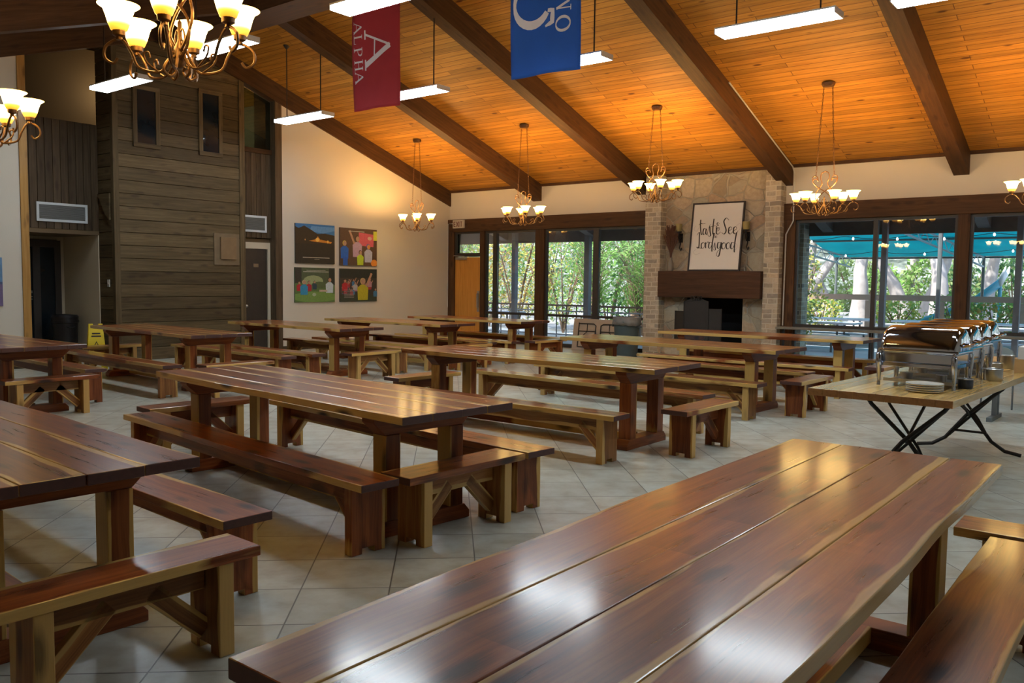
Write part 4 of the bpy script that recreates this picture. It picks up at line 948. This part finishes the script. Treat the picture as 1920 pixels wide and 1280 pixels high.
for s_ in (-1, 1):
    b = MB(); x0 = s_*.55
    b.tube([(x0, -.03, .64), (x0-s_*.42, -.03, .64), (x0-s_*.48, -.03, .60), (x0-s_*.48, -.03, .10)], .012, 6); b.tube([(x0, -.03, .66), (x0, -.03, .08), (x0-s_*.45, -.03, .08)], .012, 6); b.tube([(x0-s_*.02, -.03, .46), (x0-s_*.46, -.03, .46)], .010, 6); b.tube([(x0-s_*.25, -.03, .46), (x0-s_*.05, -.03, .28)], .008, 6); b.tube([(x0-s_*.24, -.03, .64), (x0-s_*.24, -.03, .46)], .008, 6)
    b.build('folding_leg', 'black', t)
b = MB(); b.box(-.25, .25, -.2, .2, 0, .78); o = b.build('waste_cabinet', 'laminate'); o.location = (-9.85, 16.95, 0); tag(o, 'plain tan box cabinet behind the grey rubbish bin', 'cabinet'); o.scale = (.5, .5, 1)

# ---------------------------------------------------------------- buffet table with chafing dishes
BZ = .82
t = thing('buffet_table', 'butcher block buffet table on bent black folding legs at the right', 'table', (-1.60, 8.28, 0), R(-3.5))
b = MB(); n = 9; W_, L_ = 1.04, 3.45
for i in range(n): b.plank(Matrix.Translation((-W_/2+W_/n*(i+.5), 0, BZ-.055)) @ Matrix.Rotation(R(90), 4, 'Z'), L_, W_/n-.0005, .055, n=4, pid=i*.137, emat=1)
b.build('tabletop', ['butcher', 'butcher_edge'], t, bevel=.003)
zt = BZ-.056
for k, y in enumerate((-.98, 1.0)):
    for s_ in (-1, 1):
        b = MB()
        b.tube([(s_*-.36, y, zt), (s_*-.28, y, zt-.12), (s_*.02, y+.02*s_, .36), (s_*.20, y+.02*s_, .12), (s_*.32, y+.02*s_, .04), (s_*.46, y+.02*s_, .018)], .018, 8)
        b.tube([(s_*-.30, y+.30, zt), (s_*-.22, y+.28, zt-.15), (s_*.05, y+.16, .30), (s_*.18, y+.02, .14)], .013, 8)
        b.build('leg', 'black', t)
    b = MB(); b.tube([(-.40, y, zt-.02), (.40, y, zt-.02)], .014, 8); b.tube([(0, y, .36), (0, y+(.75 if k == 0 else -.75), zt-.02)], .013, 8); b.tube([(-.16, y, .20), (.16, y, .20)], .012, 8); b.build('cross_bar', 'black', t)
def make_chafer():
    t = thing('chafing_dish', None, None); a, d = .30, .22      # half length x, half depth y
    # lid: roll top
    prof = [(-.215*math.cos(R(q)), .185*math.sin(R(q))) for q in range(0, 181, 9)]
    b = MB(); xs = [(-a+.0, .0), (-a+.002, .45), (-a+.008, .74), (-a+.022, .92), (-a+.045, .985), (-a+.07, 1.)]; xs = xs+[(0, 1.)]+[(-x, s_) for x, s_ in reversed(xs)]
    rings = [[b.bm.verts.new((x, y*(.25+.75*s_) if s_ < 1 else y, .30+z*(s_ if s_ > 0 else 0.001))) for y, z in prof] for x, s_ in xs]
    for i in range(len(rings)-1):
        for k in range(len(prof)-1): b.face([rings[i][k], rings[i][k+1], rings[i+1][k+1], rings[i+1][k]])
    b.build('lid', 'chrome', t, smooth=True)
    b = MB(); b.box(-a+.0, a, -d, d, .275, .30); b.box(-a+.02, a-.02, -d+.015, d-.015, .19, .274); b.build('pan', 'chrome', t, bevel=.008)
    b = MB(); b.box(-a+.03, a-.03, -d-.005, -d+.010, .16, .19); b.box(-a+.03, a-.03, d-.010, d+.005, .16, .19); b.box(-a+.025, -a+.04, -d, d, .16, .189); b.box(a-.04, a-.025, -d, d, .16, .189); b.build('stand_frame', 'chrome', t, bevel=.003)
    for sx in (-1, 1):
        for sy in (-1, 1):
            b = MB(); X, Y = sx*(a-.02), sy*(d+.0)
            b.tube([(X, Y, .27), (X, Y+sy*.022, .25), (X, Y+sy*.025, .19), (X, Y+sy*.010, .12), (X, Y+sy*.004, .04), (X, Y+sy*.008, .0)], [.010, .022, .024, .018, .012, .014], 10); b.lathe([(0, .0), (.016, .004), (.016, .02), (0, .026)], (X, Y+sy*.012, .262), 10); b.build('leg', 'chrome', t, smooth=True)
    b = MB(); b.box(-a+.05, a-.05, -d+.03, d-.03, .035, .043); b.box(-a+.045, a-.045, -d+.025, -d+.03, .035, .06); b.box(-a+.045, a-.045, d-.03, d-.025, .035, .06); b.build('lower_tray', 'steel', t)
    b = MB(); b.tube([(a-.02, -.10, .33), (a+.05, -.10, .35), (a+.06, -.06, .35), (a+.06, .06, .35), (a+.05, .10, .35), (a-.02, .10, .33)], .011, 8); b.build('handle', 'chrome', t, smooth=True)
    for s_ in (-1, 1):
        b = MB(); b.lathe([(0, 0), (.04, 0), (.042, .05), (.034, .055), (0, .055)], (s_*.13, 0, .044), 16); b.build('burner', 'steel', t, smooth=True)
    return t
cf = make_chafer(); labs = ['nearest of the polished roll-top chafing dishes on the buffet table', 'second polished roll-top chafing dish from the front', 'third polished roll-top chafing dish from the front', 'farthest of the polished roll-top chafing dishes on the buffet table']
for i, lab in enumerate(labs):
    c = cf if i == 0 else copy_tree(cf); y = 7.42+i*.60; c.location = (-1.57-.03*i*.6, y, BZ); c.rotation_euler = (0, 0, R(-3.5)); tag(c, lab, 'chafing dish', 'roll-top chafing dishes')
# plates
pl = None
for i in range(4):
    if pl is None:
        t = thing('plate', None, None); b = MB(); b.lathe([(0, 0), (.085, 0), (.10, .002), (.130, .006), (.135, .013), (.134, .0165), (.126, .018), (.09, .009), (0, .007)], n=36, mats=[0, 0, 0, 0, 1, 0, 0, 0]); b.build('dish', ['cream', 'bluerim'], t, smooth=True); pl = t; o = t
    else: o = copy_tree(pl)
    o.location = (-1.47, 6.98, BZ+.001+i*.0165); tag(o, ['bottom', 'second lowest', 'second highest', 'top'][i]+' cream plate with blue rim in the stack on the buffet table', 'plate', 'stacked plates')
def pot(name, loc, r, h, mat, label, cat='bowl', mats=None):
    t = thing(name, label, cat, loc); b = MB(); b.lathe([(0, 0), (r*.92, 0), (r, .01), (r, h), (r*.95, h), (r*.92, .02), (0, .02)], n=24); b.build('body', mat, t, smooth=True)
    b = MB(); b.tube([(r*1.0*math.cos(6.283*k/20), r*math.sin(6.283*k/20), h) for k in range(20)], .005, 6, closed=True); b.build('rim', 'steel', t)
pot('fuel_can', (-1.27, 7.42+.02, BZ), .055, .075, 'canlabel', 'small dark labelled can beside the stacked plates', 'can')
pot('steel_pot', (-1.20, 8.25, BZ), .075, .10, 'steel', 'small round steel pot right of the chafing dishes', 'pot')
pot('steel_pot', (-1.32, 9.05, BZ), .08, .09, 'steel', 'round steel pot behind the first steel pot', 'pot'); pot('canister', (-1.27, 9.55, BZ), .06, .13, 'steel', 'steel canister at the far end of the buffet table', 'canister')
t = thing('napkin_crate', 'pale wooden crate with white napkins at the right edge of the buffet table', 'crate', (-1.02, 9.30, BZ), R(-3.5)); b = MB()
b.box(-.13, .13, -.16, -.145, 0, .13); b.box(-.13, .13, .145, .16, 0, .13); b.box(-.13, -.115, -.145, .145, 0, .13); b.box(.115, .13, -.145, .145, 0, .13); b.box(-.115, .115, -.145, .145, 0, .012); b.build('crate', 'crate', t); b = MB(); b.box(-.11, .11, -.14, .14, .0125, .25); b.build('napkins', 'napkin', t, bevel=.01)
# pedestal table and chairs behind
t = thing('grey_table', 'brown topped table on grey metal T-legs behind the buffet table', 'table', (-.9, 11.75, 0), R(-2)); b = MB(); b.box(-1.05, 1.05, -.38, .38, .72, .75); b.build('tabletop', 'crate', t, bevel=.004)
for x in (-.78, .78):
    b = MB(); b.box(x-.03, x+.03, -.30, .30, 0, .05); b.box(x-.025, x+.025, -.04, -.0, .05, .72); b.box(x-.025, x+.025, .10, .14, .05, .72); b.build('leg', 'greymetal', t)
def chair(x, y, rz, label):
    t = thing('plastic_chair', label, 'chair', (x, y, 0), R(rz))
    b = MB(); b.box(-.22, .22, -.2, .22, .42, .45); b.build('seat', 'greyplastic', t, bevel=.01)
    b = MB(); n = 10; poly = [(-.22, .5), (.22, .5), (.23, .72)]+[(.22*math.cos(math.pi*i/n), .75+.09*math.sin(math.pi*i/n)) for i in range(n+1)]+[(-.23, .72)]
    b.prism(poly, lambda a, z: (a, .22+.1*(z-.45), z), lambda a, z: (a, .245+.1*(z-.45), z)); b.build('backrest', 'greyplastic', t)
    for sx in (-1, 1):
        for sy in (-1, 1):
            b = MB(); b.tube([(sx*.19, sy*.18, .42), (sx*.21, sy*.22, 0)], .012, 6); b.build('leg', 'greymetal', t)
chair(-1.75, 13.1, 160, 'grey plastic chair with rounded back behind the chafing dishes'); chair(-1.05, 13.2, 190, 'second grey plastic chair with rounded back at the right edge')
sbox('trim_70', 'ledge', (-6.42, XR, 16.90, 17.21, .72, .765), axis='x', bevel=.005)
for i, x in enumerate((-6.3, -4.6, -3.0, -1.2)): sbox('trim_%d' % (71+i), 'black', (x, x+.04, 16.98, 17.02, 0, .719), axis='z')

# ---------------------------------------------------------------- outside
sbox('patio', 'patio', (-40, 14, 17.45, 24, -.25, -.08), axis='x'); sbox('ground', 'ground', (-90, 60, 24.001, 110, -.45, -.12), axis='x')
b = MB(); N = 46; rg = random.Random(5); g = {}
for i in range(N+1):
    for j in range(9): g[i, j] = b.bm.verts.new((-110+i*4.2, 58+j*4+rg.uniform(-1, 1), -.3+j*1.35+rg.uniform(-.7, .7)))
for i in range(N):
    for j in range(8): b.face([g[i, j], g[i+1, j], g[i+1, j+1], g[i, j+1]])
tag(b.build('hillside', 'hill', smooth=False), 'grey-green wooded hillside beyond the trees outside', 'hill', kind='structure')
def leaves(b, n, cx, cy, cz, rx, ry, rz, L, W, droop, seed, nm=1):
    rg = random.Random(seed)
    for i in range(n):
        a, e = rg.uniform(0, 6.283), math.acos(rg.uniform(-1, 1)); q = rg.uniform(.35, 1)**.5
        p = Vector((cx+rx*q*math.sin(e)*math.cos(a), cy+ry*q*math.sin(e)*math.sin(a), cz+rz*q*math.cos(e)))
        d = Vector((rg.uniform(-1, 1), rg.uniform(-1, 1), rg.uniform(-.6, 1)-droop)).normalized(); s_ = d.cross(Vector((rg.uniform(-1, 1), rg.uniform(-1, 1), rg.uniform(-1, 1)))).normalized()*W*rg.uniform(.6, 1.3); l = d*L*rg.uniform(.6, 1.3)
        v = [b.bm.verts.new(c) for c in (p, p+l*.5+s_, p+l, p+l*.5-s_)]; b.face(v, rg.randrange(nm))
def shrub(x, y, h, r_, mats, label, seed, n=1500, L=.22, W=.022, name='shrub', stems=7):
    t = thing(name, label, 'plant', (x, y, -.1)); rg = random.Random(seed)
    b = MB()
    for k in range(stems):
        a = rg.uniform(0, 6.28); b.tube([(0, 0, 0), (r_*.25*math.cos(a), r_*.25*math.sin(a), h*.4), (r_*.7*math.cos(a), r_*.7*math.sin(a), h*.85)], [.04, .03, .012], 5)
    b.build('stem', 'trunkbrown', t)
    b = MB(); leaves(b, n, 0, 0, h*.55, r_, r_*.8, h*.5, L, W, -.1, seed, len(mats)); b.build('foliage', mats, t, recalc=False)
def frond_plant(x, y, h, r_, mats, label, seed, nf=26):
    """palm-like plant: arching fronds with paired leaflets"""
    t = thing('palm', label, 'plant', (x, y, -.1)); rg = random.Random(seed); b = MB(); bs = MB()
    for k in range(nf):
        a = rg.uniform(0, 6.28); rr = r_*rg.uniform(.4, 1); hh = h*rg.uniform(.55, 1); pts = []
        for i in range(12):
            u = i/11; pts.append(Vector((rr*u**1.5*math.cos(a)+.25*math.cos(a*3)*(1-u)*.5, rr*u**1.5*math.sin(a), hh*math.sin(u*1.9)/math.sin(1.57) if u < .83 else hh*math.sin(u*1.9))))
        bs.tube(pts, [.016*(1-i/13) for i in range(12)], 4)
        for i in range(3, 12):
            d = (pts[i]-pts[i-1]).normalized(); s_ = d.cross(Vector((0, 0, 1))); s_ = s_.normalized() if s_.length > .01 else Vector((1, 0, 0))
            for q in (-1, 1):
                for hf in (0, .5):
                    p = pts[i-1].lerp(pts[i], hf); l = (s_*q+d*.7+Vector((0, 0, rg.uniform(-.3, .3)))).normalized()*.34*rg.uniform(.7, 1.1); wv_ = d*.018
                    v = [b.bm.verts.new(c) for c in (p, p+l*.5+wv_, p+l, p+l*.5-wv_)]; b.face(v, rg.randrange(len(mats)))
    bs.build('stalks', 'trunkbrown', t); b.build('fronds', mats, t, recalc=False)
shrub(-19.6, 22.2, 3.6, 1.3, ['leafP', 'leafY'], 'pale leafy shrub seen through the narrow pane by the exit door', 1, 1300)
shrub(-17.6, 22.6, 3.9, 1.5, ['leafY', 'leafO', 'leafY'], 'yellow and orange shrub outside the first patio window', 2, 2200, .16, .025)
shrub(-16.2, 23.4, 3.8, 1.4, ['leafP', 'leafB', 'leafY'], 'light green shrub right of the yellow one outside', 3, 1900, .16, .025)
frond_plant(-14.3, 22.3, 3.7, 1.7, ['leafB', 'leafG'], 'bright green palm left of the porch column outside', 4, 34); frond_plant(-12.9, 22.6, 3.3, 1.6, ['leafG', 'leafB'], 'green palm behind the porch column outside', 5, 34)
frond_plant(-11.9, 21.9, 3.3, 1.7, ['leafB', 'leafG', 'leafP'], 'large feathery palm in the patio window beside the fireplace', 6, 40); frond_plant(-10.9, 23.2, 3.0, 1.6, ['leafG', 'leafD'], 'dark green palm behind the large feathery one', 7, 34)
for i, (x, y, h) in enumerate(((-13.6, 24.2, 3.9), (-11.4, 24.8, 3.6), (-15.4, 25.0, 4.2), (-18.5, 25.5, 4.4), (-20.8, 25, 4.3))):
    shrub(x, y, h, 1.5, ['leafD', 'leafG', 'leafB'], ['dense green hedge shrub behind the palms, middle', 'dense green hedge shrub behind the palms, right', 'dense green hedge shrub behind the palms, left', 'tall hedge shrub behind the yellow shrub', 'tall hedge shrub at the far left outside'][i], 20+i, 1500, .2, .04)
shrub(-7.7, 21.6, 2.7, .75, ['leafY', 'leafP'], 'yellow-green shrub by the stone porch pier', 9, 900, .14, .03)
# railing by the patio
def railing(x0, x1, y, label):
    t = thing('railing', label, 'railing', ((x0+x1)/2, y, -.08)); L = x1-x0
    b = MB(); b.box(-L/2, L/2, -.08, .08, 1.0, 1.05, axis='x'); b.build('top_rail', 'rail', t)
    b = MB(); b.box(-L/2, L/2, -.02, .02, .15, .19, axis='x'); b.box(-L/2, L/2, -.02, .02, .84, .88, axis='x'); b.build('rails', 'bluewhite', t)
    b = MB(); n = int(L/.35)
    for i in range(n+1): b.box(-L/2+L*i/n-.012, -L/2+L*i/n+.012, -.012, .012, 0, 1.0, axis='z')
    b.build('balusters', 'greymetal', t)
railing(-20, -11.2, 20.4, 'wooden topped railing outside the left patio windows')
# trees beyond on the right
def tree(x, y, h, r_, lean, label, seed, crown=True, mats=('leafP', 'leafY', 'leafP')):
    t = thing('oak_tree', label, 'tree', (x, y, -.15)); rg = random.Random(seed); b = MB()
    def limb(p, d, L, r0, dep):
        pts = [p]; q = p.copy(); dd = d.copy()
        for i in range(5): dd = (dd+Vector((rg.uniform(-.2, .2), rg.uniform(-.2, .2), rg.uniform(-.05, .1)))).normalized(); q = q+dd*L/5; pts.append(q.copy())
        b.tube(pts, [r0*(1-.09*i) for i in range(6)], 9)
        if dep:
            for k in range(2 if dep > 1 else 3): limb(pts[-1], (dd+Vector((rg.uniform(-.8, .8), rg.uniform(-.6, .6), rg.uniform(.1, .5)))).normalized(), L*.8, r0*.55, dep-1)
    b.lathe([(r_*1.6, 0), (r_*1.15, .4), (r_, .9)], n=12); limb(Vector((0, 0, .8)), Vector((lean, 0, 1)).normalized(), h*.38, r_, 2); b.build('trunk', 'trunk', t, smooth=True)
    if crown:
        b = MB()
        for k in range(5): leaves(b, 420, rg.uniform(-1.6, 1.6), rg.uniform(-1.5, 1.5), h*.8+rg.uniform(-.9, .7), 1.7, 1.5, 1., .26, .07, .2, seed*10+k, len(mats))
        b.build('crown', list(mats), t, recalc=False)
TR = [(-12.6, 36, 6.5, .30, .5, 'leaning pale oak trunk at the left of the right hand windows'), (-11.6, 36.5, 6.3, .26, -.4, 'second pale oak crossing behind the leaning one'), (-9.9, 35, 7, .34, -.05, 'straight pale oak outside, left of the window mullion'), (-8.5, 36, 7, .30, -.35, 'forked pale oak outside, right of the window mullion'), (-8.0, 37.5, 6.5, .26, .3, 'slim pale oak leaning right beyond the teal canopy'), (-7.0, 35, 6.5, .36, .05, 'stout grey oak behind the flower bed'), (-6.6, 42, 7, .34, .35, 'pale oak leaning behind the playground slide'), (-3.0, 38, 7, .34, -.2, 'oak at the far right outside'), (-14.4, 41, 7, .4, 0, 'oak far beyond the canopy at the left'), (-10.8, 46, 7, .4, 0, 'oak far beyond the canopy in the middle')]
for i, q in enumerate(TR): tree(*q, 60+i)
for i, (x, y, h, mt) in enumerate(((-11.6, 31, 2.0, ['leafG', 'leafY']), (-10.4, 32, 1.3, ['leafY', 'leafG']), (-7.6, 31.5, 1.2, ['leafY', 'leafB']), (-5.6, 30.5, 1.5, ['leafB', 'leafG']), (-4.4, 30, 1.3, ['leafG', 'leafB', 'leafO']), (-12.9, 31, 1.2, ['leafY', 'leafO']))):
    shrub(x, y, h, .85, mt, ['low yellow-green bush by the outdoor fence, leftmost', 'leafy bush outside left of the mullion', 'low yellow bush outside right of the mullion', 'bright green bush in the outdoor bed', 'green and orange bush at the right of the outdoor bed', 'small yellow and orange bush by the fence'][[5, 1, 2, 3, 4, 0][i] if False else i], 80+i, 700, .14, .04)
for i, (x, y, h, mt) in enumerate(((-15.5, 44, 3.2, ['leafP', 'leafP']), (-13.0, 45, 3.4, ['leafP', 'leafP']), (-11.2, 43, 2.6, ['leafP', 'leafB']), (-9.6, 45, 3.2, ['leafP', 'leafG']), (-7.9, 44, 2.8, ['leafP', 'leafD']), (-6.0, 46, 3.2, ['leafG', 'leafD']), (-4.0, 44, 3.0, ['leafP', 'leafG']))):
    shrub(x, y, h, 1.3, mt, 'thicket shrub far behind the oaks, number %s from the left' % ['one', 'two', 'three', 'four', 'five', 'six', 'seven'][i], 120+i, 900, .3, .07)
t = thing('fence', 'low brown timber rail fence beyond the outdoor tables', 'fence', (-8, 29, -.12))
b = MB(); b.box(-9, 9.5, -.04, .04, 1.28, 1.46, axis='x'); b.build('rail', 'rail', t)
for i in range(9):
    b = MB(); b.box(-8.8+i*2.2, -8.65+i*2.2, -.06, .06, 0, 1.27, axis='z'); b.build('post', 'rail', t)
# canopy
t = thing('shade_canopy', 'large teal shade canopy over the outdoor seating', 'canopy', (-4, 20.6, 0))
b = MB(); b.prism([(0.1, 3.9), (3.5, 4.15), (7, 3.6), (9.5, 3.2), (12, 2.68), (12, 2.72), (9.5, 3.24), (7, 3.64), (3.5, 4.19), (.1, 3.94)], lambda y, z: (-6.2, y, z), lambda y, z: (16, y, z)); b.build('fabric', 'teal', t)
b = MB()
for y, z in ((3.5, 4.11), (7, 3.56), (9.5, 3.16), (12, 2.64)): b.tube([(-6.2, y, z), (16, y, z)], .035, 6)
b.build('cross_tubes', 'greymetal', t)
for i, x in enumerate((-5.6, -1.2, 3.6)):
    b = MB(); A = Vector((x, 12, 2.66)); B_2 = Vector((x-1.2, .3, 3.85)); n = 14
    for off in (Vector((0, 0, -.02)), Vector((.0, 0, -.34))): b.tube([A+off, B_2+off], .035, 6)
    for k in range(n):
        p = A.lerp(B_2, k/n); q = A.lerp(B_2, (k+.5)/n); r2 = A.lerp(B_2, (k+1)/n); b.tube([p+Vector((0, 0, -.02)), q+Vector((0, 0, -.34)), r2+Vector((0, 0, -.02))], .016, 5)
    b.build('truss', 'bluewhite', t)
for x, y in ((-6.1, 12), (-1.2, 12), (3.6, 12), (8.2, 12), (-.35, 1.0)):
    b = MB(); b.tube([(x, y, -.1), (x, y, 2.68 if y > 10 else 3.85)], .05, 8); b.build('pole', 'greymetal', t)
for row in range(2):
    t2 = thing('string_lights', ['string of small lit bulbs under the teal canopy, nearer', 'string of small lit bulbs under the teal canopy, farther'][row], 'string lights', (-4, 26.5+row*3.5, 0))
    zz = 3.12-row*.33; b = MB(); P = [(-6+i*.25, 0, zz-.10*math.sin(math.pi*((i*.25) % 2.)/2.)) for i in range(72)]; b.tube(P, .012, 4); b.build('cable', 'black', t2)
    for i in range(4, 72, 5):
        b = MB(); b.lathe([(0, -.09), (.03, -.07), (.03, -.04), (.012, 0)], P[i], 8); b.build('bulb', 'bulblit', t2)
# outdoor tables
def picnic(x, y, rz, L, label):
    t = thing('picnic_table', label, 'table', (x, y, -.08), R(rz)); b = MB(); b.box(-L/2, L/2, -.4, .4, .70, .75); b.build('tabletop', 'bluewhite', t)
    for s_ in (-1, 1):
        b = MB(); b.box(-L/2, L/2, s_*.75-.14, s_*.75+.14, .40, .44); b.build('bench_seat', 'bluewhite', t)
        b = MB(); b.tube([(s_*L*.38, -.75, 0), (s_*L*.38, -.72, .39), (s_*L*.38, .72, .39), (s_*L*.38, .75, 0)], .03, 6); b.tube([(s_*L*.38, -.3, .39), (s_*L*.38, -.3, .70)], .03, 6); b.tube([(s_*L*.38, .3, .39), (s_*L*.38, .3, .7)], .03, 6); b.build('leg', 'greymetal', t)
for x, y, rz, L, lab in ((-8.2, 22.6, 0, 3.6, 'pale outdoor table just outside beside the stone pier'), (-4.0, 22.6, 0, 3.6, 'pale outdoor table outside between the posts'), (-8.6, 25.4, 0, 3.6, 'pale outdoor table in the second row, left'), (-4.4, 25.4, 0, 3.6, 'pale outdoor table in the second row, right'), (.4, 23.6, 0, 3.6, 'pale outdoor table at the right outside'), (-17.4, 21.3, 0, 1.8, 'outdoor table behind the railing left of the column')): picnic(x, y, rz, L, lab)
# slide
t = thing('playground_slide', 'turquoise playground slide with a pale upper chute', 'slide', (-6.1, 33.5, -.12)); t.scale = (1, 1, .75)
b = MB(); P = [(-1.9, 0, .55), (-1.2, 0, .75), (-.3, 0, 1.25), (.6, 0, 1.9), (1.3, 0, 2.7), (1.5, 0, 3.3)]
def chute(P, mat, nm):
    b = MB(); rings = [[b.bm.verts.new((p[0], p[1]+.42*math.cos(R(a)), p[2]-.36*math.sin(R(a)))) for a in range(0, 181, 20)] for p in P]
    for i in range(len(rings)-1):
        for k in range(9): b.face([rings[i][k], rings[i][k+1], rings[i+1][k+1], rings[i+1][k]])
    b.build(nm, mat, t, smooth=True, solid=.05)
b.bm.free(); chute(P[:5], 'slide', 'lower_chute'); chute(P[4:], 'slidewhite', 'upper_chute')
b = MB(); b.tube([(1.3, 0, 0), (1.3, 0, 2.4)], .06, 8); b.tube([(.2, 0, 0), (.2, 0, 1.2)], .06, 8); b.build('support', 'slide', t)
